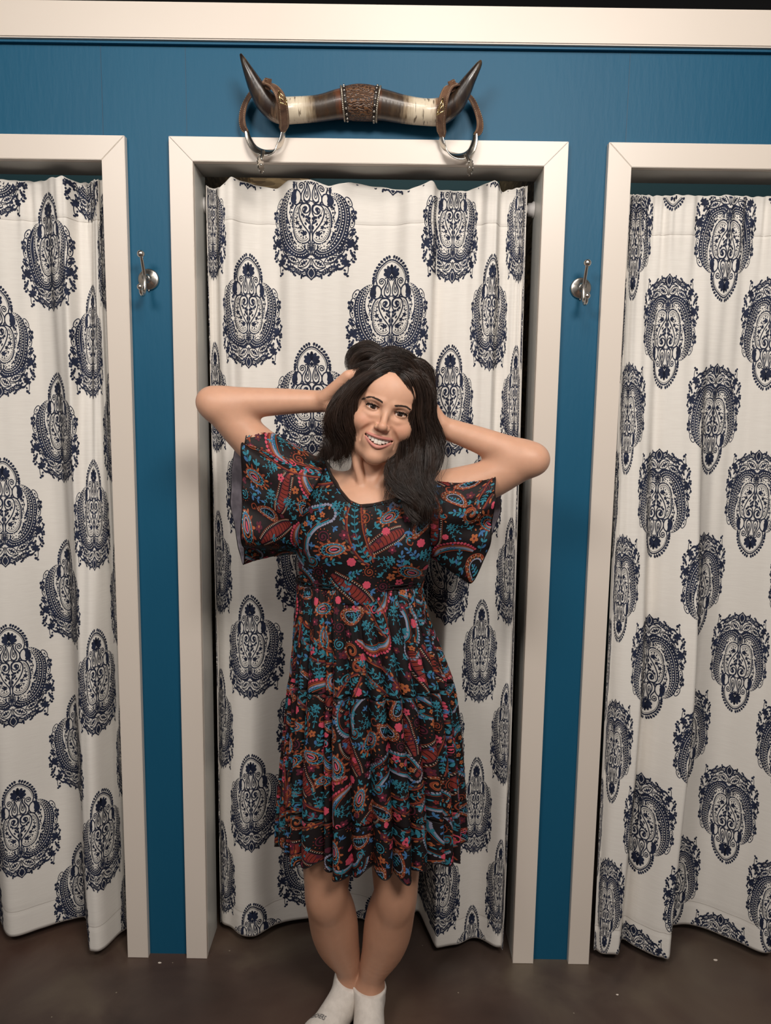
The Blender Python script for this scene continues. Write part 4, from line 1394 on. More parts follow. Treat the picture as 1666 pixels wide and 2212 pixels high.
def skin_material():
    m = nodemat('warm_skin', SK + (1,), .46, spec=.42, sss=.12)
    nt = m.node_tree
    b = nt.nodes['Principled BSDF']
    a = nt.nodes.new('ShaderNodeAttribute'); a.attribute_name = 'tint'
    n = nt.nodes.new('ShaderNodeTexNoise'); n.inputs['Scale'].default_value = 45; n.inputs['Detail'].default_value = 5
    tc = nt.nodes.new('ShaderNodeTexCoord'); nt.links.new(tc.outputs['Object'], n.inputs['Vector'])
    mr = nt.nodes.new('ShaderNodeMapRange'); mr.inputs['To Min'].default_value = .90; mr.inputs['To Max'].default_value = 1.08
    nt.links.new(n.outputs['Fac'], mr.inputs['Value'])
    mx = nt.nodes.new('ShaderNodeMix'); mx.data_type = 'RGBA'; mx.blend_type = 'MULTIPLY'; mx.inputs['Factor'].default_value = 1
    nt.links.new(a.outputs['Color'], mx.inputs['A']); nt.links.new(mr.outputs['Result'], mx.inputs['B'])
    nt.links.new(mx.outputs['Result'], b.inputs['Base Color'])
    n2 = nt.nodes.new('ShaderNodeTexNoise'); n2.inputs['Scale'].default_value = 900
    nt.links.new(tc.outputs['Object'], n2.inputs['Vector'])
    bp = nt.nodes.new('ShaderNodeBump'); bp.inputs['Strength'].default_value = .12; bp.inputs['Distance'].default_value = .0006
    nt.links.new(n2.outputs['Fac'], bp.inputs['Height']); nt.links.new(bp.outputs['Normal'], b.inputs['Normal'])
    return m


MAT['skin'] = skin_material()
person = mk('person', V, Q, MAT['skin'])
tag(person, 'smiling dark-haired woman in a black paisley dress with both hands in her hair', 'person')


def seg_dist(P, pts):
    pts = np.asarray(pts, float)
    best = np.full(len(P), 9.0)
    for a, b in zip(pts[:-1], pts[1:]):
        ba = b - a
        t = np.clip(((P - a) @ ba) / (ba @ ba + 1e-12), 0, 1)
        best = np.minimum(best, np.linalg.norm(P - a - t[:, None] * ba, axis=1))
    return best


def ss(x, a, b):
    t = np.clip((x - a) / (b - a), 0, 1)
    return t * t * (3 - 2 * t)


tint = np.tile(np.array(SK), (len(V), 1))
head_m = np.linalg.norm(L_ - np.array([0, .06, 0]), axis=1) < .17


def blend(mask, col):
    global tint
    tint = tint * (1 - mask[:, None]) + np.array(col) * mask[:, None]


front = ss(-L_[:, 1], -.05, -.02) * head_m
# natural colour of the face: cheeks, nose, lips, lids
for s in (-1, 1):
    blend(.45 * front * np.exp(-(((L_[:, 0] - s * .042) / .020) ** 2 + ((L_[:, 2] + .032) / .017) ** 2)), (.62, .26, .17))
    blend(.45 * front * np.exp(-(((L_[:, 0] - s * .030) / .017) ** 2 + ((L_[:, 2] - .010) / .007) ** 2)), (.50, .25, .17))
blend(.35 * front * np.exp(-((L_[:, 0] / .014) ** 2 + ((L_[:, 2] + .034) / .011) ** 2)), (.60, .27, .18))
lip = np.maximum(ss(-seg_dist(L_, ul), -.0052, -.0030), ss(-seg_dist(L_, ll), -.0058, -.0038)) * front
blend(.85 * lip, (.53, .195, .165))
ins = (L_[:, 1] > .001 + 12 * L_[:, 0] ** 2) & (abs(L_[:, 0]) < .026) & (L_[:, 2] < -.056) & (L_[:, 2] > -.080) & (seg_dist(L_, ul) > .0035) & (seg_dist(L_, ll) > .0040) & (L_[:, 1] < .012)
blend(ins.astype(float), (.12, .03, .025))
blend((.8 * ss(-V[:, 2], -.62, -.50)), (.44, .225, .140))  # shade under the skirt, put into the leg colour
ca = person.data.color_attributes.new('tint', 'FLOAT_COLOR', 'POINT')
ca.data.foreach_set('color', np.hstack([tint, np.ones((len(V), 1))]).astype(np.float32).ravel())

# ---- eyes
MAT['eye_white'] = nodemat('eye_white', srgb(226, 216, 208), .2, coat=.6)
MAT['iris'] = nodemat('brown_iris', srgb(44, 26, 18), .12, noise=(900, srgb(70, 42, 26), 2, (1, 1, 1)), coat=1.0)
MAT['pupil'] = nodemat('black_pupil', srgb(6, 5, 5), .08, coat=1.0)
MAT['lash'] = nodemat('black_lash', srgb(10, 8, 8), .5)
MAT['brow'] = nodemat('dark_brow_hair', srgb(54, 39, 32), .7)
MAT['tooth'] = nodemat('tooth_enamel', srgb(240, 232, 220), .2, coat=.4)
gaze = np.array([.0, -1.0, 0.0])
for s in (-1, 1):
    c = np.array([s * .0303, .0120, .001])
    mb = MB(); R0 = .0126
    n = 32
    fw = Vector(gaze).normalized(); u = fw.orthogonal().normalized(); w = fw.cross(u)
    v, f, m = [], [], []
    rings = np.concatenate([np.linspace(0, .5, 9), np.linspace(.56, math.pi, 14)])
    for th in rings:
        rr = R0 * (1.0 + (.035 if th < .52 else 0))
        for j in range(n):
            a = 2 * math.pi * j / n
            q = Vector(c) + fw * math.cos(th) * rr + (u * math.cos(a) + w * math.sin(a)) * math.sin(th) * rr
            v.append(HEAD(np.array(q)))
    for i in range(len(rings) - 1):
        for j in range(n):
            f.append((i * n + j, i * n + (j + 1) % n, (i + 1) * n + (j + 1) % n, (i + 1) * n + j))
            m.append(2 if rings[i + 1] < .22 else 1 if rings[i + 1] < .53 else 0)
    mk('eye', v, f, [MAT['eye_white'], MAT['iris'], MAT['pupil']], person, True, m)
bv = BVHTree.FromPolygons(V.tolist(), Q.tolist())


def on_face(x, z, off=.0005):
    """point on the face surface in front of local x, z"""
    o_ = HEAD((x, -.08, z)); d_ = HEAD.M @ np.array([0, 1.0, 0])
    hit = bv.ray_cast(Vector(o_), Vector(d_), .2)
    p = np.array(hit[0]) if hit[0] is not None else HEAD((x, 0, z))
    return p - d_ * off


rngp = random.Random(5)
for s in (-1, 1):
    # upper lash line and lashes, lower lashes
    mb = MB()
    xs = np.linspace(-.0140, .0155, 15)
    uppr = []
    for x in xs:
        t = x / .0150
        z = .0006 + .0048 * math.sqrt(max(0, 1 - min(1, abs(t)) ** 2.2)) + .0010 * t
        uppr.append((s * .0303 + s * x, z))
    line = np.array([HEAD((x, -.0022 + 24 * (abs(x) - .0303) ** 2 + (.0015 if (abs(x) - .0303) > .01 else 0), z)) for x, z in uppr])
    mb.tube(catmull(line, 30), [.0007 + .0011 * t for t in np.linspace(0.1, 1, 30)], 6)
    for i in range(26):
        t = i / 25
        k = int(t * 29)
        b0 = catmull(line, 30)[k]
        out = (t - .35) * 1.3
        L = .0045 + .0042 * t
        e = b0 + HEAD.M @ (np.array([s * out * .6, -.9, .55 + .25 * t]) * L * .8)
        m_ = (b0 + e) / 2 + HEAD.M @ np.array([0, -.0008, -.0008])
        mb.tube([b0, m_, e], [.0006, .0005, .0002], 4)
    for i in range(12):
        x = -.010 + .023 * i / 11
        z = .0006 - .0043 * math.sqrt(max(0, 1 - (x / .0150) ** 2))
        b0 = HEAD((s * (.0303 + x), -.0012 + 22 * x * x, z))
        mb.tube([b0, b0 + HEAD.M @ (np.array([s * x * 30, -.5, -.8]) * .0028)], [.00028, .0001], 4)
    mb.build('eyelashes', MAT['lash'], person)
    # brow hairs
    mb = MB()
    path = catmull([(s * .0130, .0150), (s * .0240, .0185), (s * .0365, .0205), (s * .0455, .0175), (s * .0525, .0120)], 60)
    for i in range(230):
        t = rngp.random()
        p = path[int(t * 59)]
        wdt = .0029 * (1 - .65 * t) * (.65 + .35 * min(1, t * 6))
        x0, z0 = p[0] + rngp.uniform(-.0008, .0008), p[1] + rngp.uniform(-1, 1) * wdt
        dx, dz = s * (.0045 + .002 * t), .0030 * (1 - 1.7 * t) - (z0 - p[1]) * .6
        a_, b_ = on_face(x0, z0, .0002), on_face(x0 + dx, z0 + dz, .0006)
        mb.tube([a_, (a_ + b_) / 2 + HEAD.M @ np.array([0, -.0006, 0]), b_], [.00026, .00024, .0001], 4)
    mb.build('eyebrow', MAT['brow'], person)
# ---- teeth
teeth_w = [.0086, .0070, .0074, .0066, .0062, .0055]
mb = MB()
for s in (-1, 1):
    x = 0.0
    for i, w in enumerate(teeth_w):
        xc = x + w / 2
        top = -.0605 + 4.5 * xc * xc
        bot = -.0738 + 17.0 * xc * xc + (.0010 if i == 1 else 0)
        yc = yl(xc, 0) + .0035 + 3.0 * xc * xc
        sl = 28 * xc * s
        hw = w / 2 * .97
        v = []
        for zz, ww, dy in ((top + .004, .80, .001), (top - (top - bot) * .35, 1.0, -.0005), (bot + .0012, 1.0, -.0004), (bot, .82, .0004)):
            for q in (-1, -.55, .55, 1):
                xx = s * (xc + q * hw * ww)
                v.append(HEAD((xx, yc + dy + (yl(abs(xx), 0) - yl(xc, 0)) + (.0010 if abs(q) == 1 else 0), zz)))
        f = [(r * 4 + c_, r * 4 + c_ + 1, (r + 1) * 4 + c_ + 1, (r + 1) * 4 + c_) for r in range(3) for c_ in range(3)]
        mk('tooth', v, f, MAT['tooth'], person)
        x += w
# nose stud
MB().sphere(on_face(-.0150, -.0335, .0004), .0011, 8).build('nose_stud', MAT['brass'], person)

# ---------------------------------------------------------------- socks
MAT['sock'] = nodemat('white_knit_sock', srgb(222, 214, 206), .9, spec=.1, noise=(60, srgb(206, 198, 190), 4, (1, 1, 1)), bump=(420, .5, .0012, (1, 1, .5)))
MAT['sock_ink'] = nodemat('grey_knit_lettering', srgb(92, 90, 92), .9)


def sock(A_, D_, p0, nrm_):
    f_ = Field(axis((A_[0] - .20, A_[0] + .12, .0040)), axis((A_[1] - .28, A_[1] + .09, .0040)), axis((-.002, .17, .0040)))
    foot(f_, A_, D_, .0050)
    f_.cap(A_, A_ + np.array([0, 0, .05]), .0345, .038, .02)
    f_.plane(p0, nrm_)
    f_.plane((0, 0, .0004), (0, 0, -1))
    v, q = f_.surface()
    o = mk('sock', v, q, MAT['sock'], person)
    return o, BVHTree.FromPolygons(v.tolist(), q.tolist())


sockL, bvL = sock(LA, LDIR, at(753, 2113, -.215), (.34, -.10, 1.0))
sockR, bvR = sock(RA, RDIR, at(796, 2148, -.266), (.06, .10, 1.0))
# lettering across the toes of the left sock
fc = bpy.data.curves.new('lettering', 'FONT'); fc.body = 'SKECHERS'; fc.size = .0165; fc.align_x = 'CENTER'; fc.resolution_u = 3; fc.offset = .0004; fc.space_character = 1.08
fo = bpy.data.objects.new('lettering', fc); C.objects.link(fo)
dg = bpy.context.evaluated_depsgraph_get(); dg.update()
fm_ = fo.evaluated_get(dg).to_mesh()
tv = np.array([v.co[:2] for v in fm_.vertices]); tf = [tuple(p.vertices) for p in fm_.polygons]
tv[:, 0] *= .60
fo.evaluated_get(dg).to_mesh_clear()
bpy.data.objects.remove(fo, do_unlink=True)
ray = CAM_M @ np.array([(686 - IW / 2) / FPX, 1.0, -(2194 - IH / 2) / FPX])
hit = bvL.ray_cast(Vector(CAM_POS), Vector(ray))
hp = np.array(hit[0]) if hit[0] is not None else LA + LDIR * .12
base = np.array([.853, -.522, 0.0]); updir = -LDIR
pts3, okv = [], []
for x, y in tv:
    q = hp + base * x + updir * (y - .006)
    h = bvL.ray_cast(Vector((q[0], q[1], .3)), Vector((0, 0, -1)))
    okv.append(h[0] is not None)
    pts3.append((h[0] + Vector((0, 0, .0007))) if h[0] is not None else Vector(q))
mk('lettering', [p[:] for p in pts3], [q for q in tf if all(okv[i] for i in q)], MAT['sock_ink'], sockL, False)

# ---------------------------------------------------------------- dress
MAT['dress'] = nodemat('black_georgette', srgb(19, 16, 17), .62, spec=.25, noise=(26, srgb(30, 22, 24), 3, (1, 1, .4)), bump=(700, .25, .0006, (1, 1, 1)))
MAT['dress_reverse'] = nodemat('pale_print_reverse', srgb(112, 106, 114), .8, spec=.15, noise=(38, srgb(170, 162, 172), 2, (1, 1, .6)))
PAL = [('teal_ink', (52, 120, 138)), ('blue_ink', (64, 106, 150)), ('rust_ink', (132, 62, 42)), ('orange_ink', (164, 92, 56)), ('maroon_ink', (84, 34, 48)), ('pink_ink', (196, 76, 96)),
       ('lavender_ink', (136, 136, 156)), ('black_ink', (18, 15, 16)), ('red_ink', (122, 47, 41)), ('cream_ink', (176, 156, 140)), ('olive_ink', (72, 66, 58))]
PM = [nodemat(n, srgb(*c), .7, spec=.2) for n, c in PAL]
TEAL, BLUE, RUST, ORG, MAR, PINK, LAV, BLK, RED, CRM, OLV = range(11)


def leafed(P, path, n, L, w, col, lay=2, col2=None):
    p = catmull(path, n * 2 + 2)
    P.stroke(p, .0011, raw=True, layer=lay, col=col)
    for i in range(1, n * 2, 2):
        t = p[i + 1] - p[i - 1]; a = math.atan2(t[1], t[0])
        k = 1 - .35 * i / (2 * n)
        for s in (-1, 1):
            b = a + s * .85
            c = p[i] + np.array([math.cos(b), math.sin(b)]) * L * .62 * k
            P.blob(c, L * .5 * k, w * k, b, 7, lay, col if (col2 is None or (i + s) % 3) else col2)
    P.blob(p[-1], L * .45, w * .8, math.atan2(*(p[-1] - p[-2])[::-1]), 7, lay, col)


def offs(path, d, n=None):
    p = catmull(path, len(d))
    t = np.gradient(p, axis=0); t /= np.linalg.norm(t, axis=1)[:, None]
    return p + np.stack([-t[:, 1], t[:, 0]], 1) * np.asarray(d)[:, None]


def el_leaf_paisley(r):
    """long curved paisley with a teal leaf spine, rust edges and a curled tail"""
    P = Print()
    sp = [(-.060, -.045), (-.032, -.030), (-.004, -.004), (.014, .028), (.020, .056)]
    n = 30; t = np.linspace(0, 1, n)
    w = .0145 * np.sin(np.clip(t * .93 + .04, 0, 1) * np.pi) ** .6
    for sgn in (-1, 1):
        P.stroke(offs(sp, sgn * w), .0026, raw=True, layer=1, col=RUST)
        P.stroke(offs(sp, sgn * (w + .0028)), .0020, raw=True, layer=1, col=MAR)
        fr = offs(sp, sgn * (w + .0058))
        for i in range(2, n - 2, 2):
            tt = fr[i + 1] - fr[i]
            P.blob(fr[i], .0050, .0021, math.atan2(tt[1], tt[0]) + sgn * .35, 6, 0, ORG if i % 4 else OLV)
    leafed(P, sp[:-1] + [(.018, .046)], 11, .0105, .0027, TEAL)
    e = catmull(sp, n)[-1]
    c = e + np.array([.016, .006])
    q = P.spiral(c, .018, .0028, math.pi - .2, 1.35, .0030, 30, 1, RUST, sgn=-1)
    P.spiral(c, .0145, .0020, math.pi - .2, 1.2, .0016, 26, 1, ORG, sgn=-1, ball=.0030)
    for a in np.linspace(.3, 3.6, 9):
        P.blob(c + .0165 * np.array([math.cos(a), math.sin(a)]), .0013, n=5, layer=2, col=CRM)
    return P, .068


def el_crescent(r):
    """scalloped crescent with a row of orange flowers"""
    P = Print()
    sp = [(-.048, .034), (-.040, .006), (-.016, -.014), (.016, -.017), (.046, -.004)]
    n = 30; t = np.linspace(0, 1, n)
    w = .0035 + .0125 * np.sin(np.clip(t * .8 + .12, 0, 1) * np.pi * .86) ** .8
    for sgn in (-1, 1):
        P.stroke(offs(sp, sgn * w), .0022, raw=True, layer=1, col=TEAL)
        e = offs(sp, sgn * (w + .0030))
        for i in range(0, n, 1):
            P.blob(e[i], .0027, .0022, 0, 6, 0, LAV)
        P.stroke(offs(sp, sgn * (w - .0030)), .0011, raw=True, layer=1, col=RUST)
    end = catmull(sp, n)[-1]
    a = np.linspace(-1.35, 1.5, 9)
    for k in a: P.blob(end + (w[-1] + .0030) * np.array([math.cos(k + .3), math.sin(k + .3)]), .0028, n=6, layer=0, col=LAV)
    q = catmull(sp, 15)
    for i in range(3, 15, 2):
        P.flower(q[i], .0040 + .0016 * i / 15, 5, i, 2, RED if i < 7 else ORG, heart=MAR)
        for s in (-1, 1):
            P.blob(q[i - 1] + np.array([0, s * .0058 * (.5 + i / 28)]), .0042, .0017, .9 * s, 6, 2, TEAL)
    st = np.array(sp[0])
    P.spiral(st + np.array([.012, .002]), .0120, .0022, math.pi * .95, 1.4, .0018, 26, 1, TEAL, sgn=-1, ball=.0030)
    P.spiral(st + np.array([.012, .002]), .0092, .0018, math.pi * .95, 1.1, .0012, 20, 1, RUST, sgn=-1)
    return P, .056


def el_striped(r):
    """red paisley with black stripes and a cream toothed border"""
    P = Print()
    sp = [(-.030, -.036), (-.018, -.020), (.000, .000), (.014, .020), (.024, .034)]
    n = 26; t = np.linspace(0, 1, n)
    w = .0088 * np.sin(np.clip(t ** 1.25 * .93 + .03, 0, 1) * np.pi) ** .65 + .0006
    P.strip(offs(sp, w, n), offs(sp, -w, n), 26, 4, 0, RED)
    P.stroke(offs(sp, w), .0016, raw=True, layer=1, col=MAR); P.stroke(offs(sp, -w), .0016, raw=True, layer=1, col=MAR)
    a, b = offs(sp, w * .95), offs(sp, -w * .95)
    for i in range(3, n - 1, 2):
        P.stroke([a[i], (a[i] + b[i]) / 2 + np.array([.001, .001]), b[i]], .0012, n=5, layer=1, col=BLK)
    for sgn in (-1, 1):
        e = offs(sp, sgn * (w + .0034)); e2 = offs(sp, sgn * (w + .0060))
        for i in range(1, n - 1): P.stroke([e[i], e2[i]], .0017, n=2, layer=0, col=CRM, raw=True)
        P.stroke(offs(sp, sgn * (w + .0070)), .0010, raw=True, layer=0, col=RUST)
    return P, .050


def el_tear(r):
    """concentric teardrop with petals round the rim"""
    P = Print()
    n = 30; t = np.linspace(0, 1, n, endpoint=False)
    def drop(k): return np.stack([.0150 * k * np.sin(2 * np.pi * t) * (np.sin(np.pi * t) ** .9), -.030 * k * np.cos(2 * np.pi * t) * 1.0 * (.55 + .45 * np.sin(np.pi * t))], 1)
    for k, wd, c in ((1.0, .0024, RUST), (.82, .0022, TEAL), (.58, .0020, ORG), (.40, .0018, LAV)):
        P.stroke(drop(k), wd, closed=True, raw=True, layer=1, col=c)
    P.blob((0, .004), .0020, .0070, 0, 8, 1, PINK)
    for p in drop(.91)[::2]: P.blob(p, .0011, n=5, layer=2, col=CRM)
    for p in drop(.70)[::2]: P.blob(p, .0014, n=5, layer=2, col=BLUE)
    for i, p in enumerate(drop(1.22)[3:-3:2]):
        a = math.atan2(p[1] - .003, p[0]); P.blob(p, .0050, .0022, a, 6, 0, ORG if i % 2 else RUST)
    return P, .042


def el_oval(r):
    """rust paisley with teal sprig inside"""
    P = Print()
    n = 30; t = np.linspace(0, 2 * np.pi, n, endpoint=False)
    def ov(k): return np.stack([.029 * k * np.cos(t), .0135 * k * np.sin(t) * (1 + .32 * np.cos(t)) + .006 * k * np.cos(t) ** 2], 1)
    for k, wd, c in ((1.0, .0022, RUST), (.85, .0014, ORG), (.66, .0018, LAV)): P.stroke(ov(k), wd, closed=True, raw=True, layer=1, col=c)
    for i, p in enumerate(ov(.93)): P.blob(p, .0012, n=5, layer=2, col=CRM if i % 2 else RED)
    for i, p in enumerate(ov(.76)[::1]): P.blob(p, .0021, .0011, t[i], 6, 1, OLV if i % 2 else ORG)
    leafed(P, [(-.015, .002), (0, .002), (.013, .004)], 4, .0060, .0018, TEAL, 2, BLUE)
    q = catmull([(-.029, .004), (-.036, -.002), (-.043, .004), (-.040, .012), (-.034, .010)], 16)
    P.stroke(q, .0024, raw=True, layer=1, col=RUST)
    return P, .042


def el_pinkscallop(r):
    """layered band with pink scallops and a lavender core"""
    P = Print()
    sp = [(-.040, .010), (-.022, -.004), (.000, -.010), (.024, -.006), (.040, .008)]
    for d, wd, c in ((0, .0042, LAV), (.0042, .0018, TEAL), (-.0042, .0020, ORG), (.0074, .0018, RUST), (-.0074, .0030, RED)):
        P.stroke(offs(sp, np.full(24, d) * np.sin(np.linspace(.25, 2.9, 24)), 24), wd, raw=True, layer=1, col=c)
    e = offs(sp, -.0110 * np.sin(np.linspace(.25, 2.9, 18)) - .001, 18)
    for p in e: P.blob(p, .0032, .0026, 0, 7, 0, PINK)
    P.spiral(np.array(sp[-1]) + np.array([-.002, .009]), .009, .002, -1.4, 1.2, .0022, 20, 1, PINK, sgn=1, ball=.0026)
    leafed(P, [(-.012, -.006), (0, -.009), (.012, -.008)], 3, .0045, .0014, BLUE, 3)
    return P, .042


def el_sprig(r):
    P = Print()
    c = TEAL if r.random() < .7 else BLUE
    leafed(P, [(-.018, -.008), (-.004, .001), (.016, .004)], r.choice((2, 3)), .0125, .0034, c, 1, BLUE if c == TEAL else TEAL)
    return P, .021


def el_bigsprig(r):
    P = Print()
    for a in (-.7, 0, .7):
        leafed(P, [(0, -.022), (.012 * a, -.004), (.030 * a, .020)], 4, .0080, .0019, TEAL, 1)
    return P, .026


def el_flower(r):
    P = Print()
    c, h = r.choice(((MAR, PINK), (MAR, ORG), (MAR, RED), (PINK, MAR), (ORG, MAR), (MAR, PINK)))
    P.flower((0, 0), .0105 * r.uniform(.75, 1.1), 5, r.random() * 3, 1, c, heart=h)
    return P, .012


def el_heart(r):
    P = Print()
    c = r.choice((PINK, MAR, MAR, PINK))
    for s in (-1, 1): P.blob((s * .0032, .001), .0050, .0036, s * .7 + 1.57, 8, 1, c)
    P.blob((0, -.003), .004, .0036, 0, 7, 1, c)
    return P, .008


def el_rose(r):
    P = Print()
    for k in range(7): P.blob((.0052 * math.cos(k * .9), .0052 * math.sin(k * .9)), .0048, .0040, k, 7, 1, PINK)
    P.blob((0, 0), .006, n=8, layer=1, col=PINK)
    return P, .011


def el_trio(r):
    P = Print()
    c = r.choice((TEAL, BLUE, TEAL))
    for a in (.6, 1.57, 2.55): P.blob((.0052 * math.cos(a), .0052 * math.sin(a)), .0052, .0023, a, 7, 1, c)
    P.stroke([(0, -.006), (0, .002)], .0011, n=3, layer=1, col=c)
    return P, .009


def el_scroll(r):
    P = Print()
    P.spiral((0, 0), .0125, .0020, r.random() * 6, 1.7, .0022, 34, 1, r.choice((RUST, MAR, TEAL)), sgn=r.choice((-1, 1)), ball=.0030)
    for a in np.linspace(0, 5, 11): P.blob((.0155 * math.cos(a), .0155 * math.sin(a)), .0017, .0012, a, 6, 1, r.choice((ORG, RED)))
    return P, .018


def el_zig(r):
    P = Print()
    p = [(i * .0065 - .020, (.0042 if i % 2 else -.0042) + i * .001) for i in range(7)]
    P.stroke(p, .0026, n=26, layer=1, col=LAV)
    return P, .020


def el_dot(r):
    P = Print()
    P.blob((0, 0), .0034, .0022, r.random() * 6, 7, 1, r.choice((MAR, ORG, TEAL, BLUE, MAR, RUST)))
    return P, .0048


def scatter(U, V, seed):
    """fill a U x V cloth with the print"""
    r = random.Random(seed)
    placed, out = [], []
    plan = [(el_leaf_paisley, .0085), (el_crescent, .0075), (el_striped, .0050), (el_tear, .0042), (el_oval, .0042), (el_pinkscallop, .0045)]
    cells = {}

    def free(x, y, R):
        g = .06
        for i in range(int((x - .1) // g), int((x + .1) // g) + 1):
            for j in range(int((y - .1) // g), int((y + .1) // g) + 1):
                for (a, b, q) in cells.get((i, j), ()):
                    if (a - x) ** 2 + (b - y) ** 2 < (R + q) ** 2: return False
        return True

    def put(fn, x, y, rot, sc, discs):
        P, _ = fn(r)
        v, l, f, c = P.arrays()
        cr, sr = math.cos(rot) * sc, math.sin(rot) * sc
        mir = r.choice((-1, 1))
        w = np.stack([x + mir * v[:, 0] * cr - v[:, 1] * sr, y + mir * v[:, 0] * sr + v[:, 1] * cr], 1)
        out.append((w, l, f, c))
        step = max(1, len(w) // 24)
        for q in w[::step] if discs else [(x, y)]:
            R = .0045 if discs else discs_r
            cells.setdefault((int(q[0] // .06), int(q[1] // .06)), []).append((q[0], q[1], R))
    area = U * V
    fns = [p[0] for p in plan]
    k = 0
    for it in range(int(area * 2600)):
        fn = fns[k % len(fns)]
        x, y = r.uniform(-.01, U + .01), r.uniform(-.01, V + .01)
        R = {el_leaf_paisley: .036, el_crescent: .032, el_striped: .026, el_tear: .021, el_oval: .023, el_pinkscallop: .024}[fn] * 1.05
        if free(x, y, R):
            put(fn, x, y, r.uniform(0, 6.28), r.uniform(1.05, 1.3), True); k += 1
        elif it % 7 == 0: k += 1
    for fns2, R, tries in (((el_bigsprig, el_sprig, el_scroll), .0135, 5000), ((el_sprig, el_flower, el_flower, el_rose, el_flower), .0095, 7000), ((el_flower, el_trio, el_heart, el_trio), .0066, 8000), ((el_trio, el_trio, el_dot), .0046, 6000), ((el_dot,), .0034, 2500)):
        for it in range(int(area * tries)):
            x, y = r.uniform(0, U), r.uniform(0, V)
            if free(x, y, R):
                put(r.choice(fns2), x, y, r.uniform(0, 6.28), r.uniform(.85, 1.15) * (1 if R > .003 else .8), True)
    return out


def print_on(name, elems, posf, parent, inside, off=.0007, maxstretch=None):
    """lay 2-D print elements on a cloth given by posf(u, v) -> points, normals"""
    VV, FF, MM = [], [], []
    b = 0
    for w, l, f, c in elems:
        p, n, ok = posf(w[:, 0], w[:, 1])
        ok = ok & inside(w[:, 0], w[:, 1])
        if not ok.any(): continue
        p = p + n * (off + l * .00028)[:, None]
        for q, cc in zip(f, c):
            if not all(ok[i] for i in q): continue
            if maxstretch:
                a, e = p[q[0]], p[q[len(q) // 2]]
                if np.linalg.norm(a - e) > maxstretch * np.linalg.norm(w[q[0]] - w[q[len(q) // 2]]) + .0008: continue
            FF.append(tuple(i + b for i in q)); MM.append(cc)
        VV.append(p); b += len(p)
    V_ = np.vstack(VV)
    used = np.unique(np.concatenate([np.array(q) for q in FF]))
    mp = np.full(len(V_), -1); mp[used] = np.arange(len(used))
    o = mk(name, V_[used], [tuple(int(mp[i]) for i in q) for q in FF], PM, parent, True, MM)
    o['kind'] = 'stuff'
    return o


# ---- bodice
fb = Field(axis((-.24, .26, .0042)), axis((-.40, -.10, .0042)), axis((1.10, 1.46, .0042)))
WC = at(778, 1272, -.240)
fb.ell(CH + np.array([.002, .0, .005]), (.150, .094, .15), .03)
fb.chain([WC + np.array([0, 0, -.02]), at(782, 1210, -.238), at(790, 1120, -.236)], [.102, .112, .115], .05)
for s, px in ((-1, (655, 1255)), (1, (905, 1262))):
    fb.cap(at(px[0], px[1] + 12, -.240) - np.array([s * .040, 0, 0]), at(790 + s * 92, 1130, -.238), .045, .060, .05)
for px, py in ((728, 1172), (860, 1180)):
    fb.ell(at(px, py, -.292), (.064, .056, .060), .045)
fb.cap(NB + np.array([-.040, .02, -.004]), LS + np.array([.01, .005, .010]), .046, .050, .05)
fb.cap(NB + np.array([.040, .02, -.004]), RS + np.array([-.01, .005, .010]), .046, .050, .05)
fb.ell(notch + np.array([0, .052, -.055]), (.12, .062, .07), .03)
# cut the neckline (outline on the front, pushed through to the neck)
NECK = np.array([at(x, y, -.29)[[0, 2]] for x, y in [(690, 985), (704, 1008), (716, 1030), (736, 1055), (758, 1077), (778, 1085), (806, 1083), (850, 1075), (895, 1062), (925, 1046), (945, 1025), (950, 985), (950, 860), (690, 860)]])


def poly_sd(px, pz, poly):
    d = np.full(px.shape, 1e9); ins_ = np.zeros(px.shape, bool)
    n = len(poly)
    for i in range(n):
        a, b2 = poly[i], poly[(i + 1) % n]
        e = b2 - a
        t = np.clip(((px - a[0]) * e[0] + (pz - a[1]) * e[1]) / (e @ e), 0, 1)
        d = np.minimum(d, np.hypot(px - a[0] - t * e[0], pz - a[1] - t * e[1]))
        c1 = (a[1] > pz) != (b2[1] > pz)
        xi = (b2[0] - a[0]) * (pz - a[1]) / (b2[1] - a[1] + 1e-12) + a[0]
        ins_ ^= c1 & (px < xi)
    return np.where(ins_, -d, d)


gx, gz = np.meshgrid(fb.ax[0], fb.ax[2], indexing='ij')
sd = poly_sd(gx, gz, NECK)
fb.F = np.maximum(fb.F, -sd[:, None, :].astype(np.float32))
fb.plane(WC + np.array([0, 0, -.015]), (0, 0, -1))
bV, bQ = fb.surface()
dress = mk('dress', bV, bQ, MAT['dress'], person)
tag(dress, 'black dress printed with teal, rust and pink paisleys')
bvB = BVHTree.FromPolygons(bV.tolist(), bQ.tolist())


def front_pos(org):
    """planar lay-on from the front: u to the right, v up from org (x, z)"""
    def f(u, v):
        P_ = np.zeros((len(u), 3)); N_ = np.zeros((len(u), 3)); ok = np.zeros(len(u), bool)
        for i, (a, b2) in enumerate(zip(u, v)):
            h = bvB.ray_cast(Vector((org[0] + a, -.8, org[1] + b2)), Vector((0, 1, 0)), .62)
            if h[0] is not None:
                P_[i] = h[0]; n = np.array(h[1]); N_[i] = n if n[1] < 0 else -n; ok[i] = h[0][1] < -.2
        return P_, N_, ok
    return f


E_b = scatter(.34, .32, 11)
print_on('paisley_print', E_b, front_pos((-.165, 1.115)), dress, lambda u, v: np.ones(len(u), bool), .0009, 4.0)
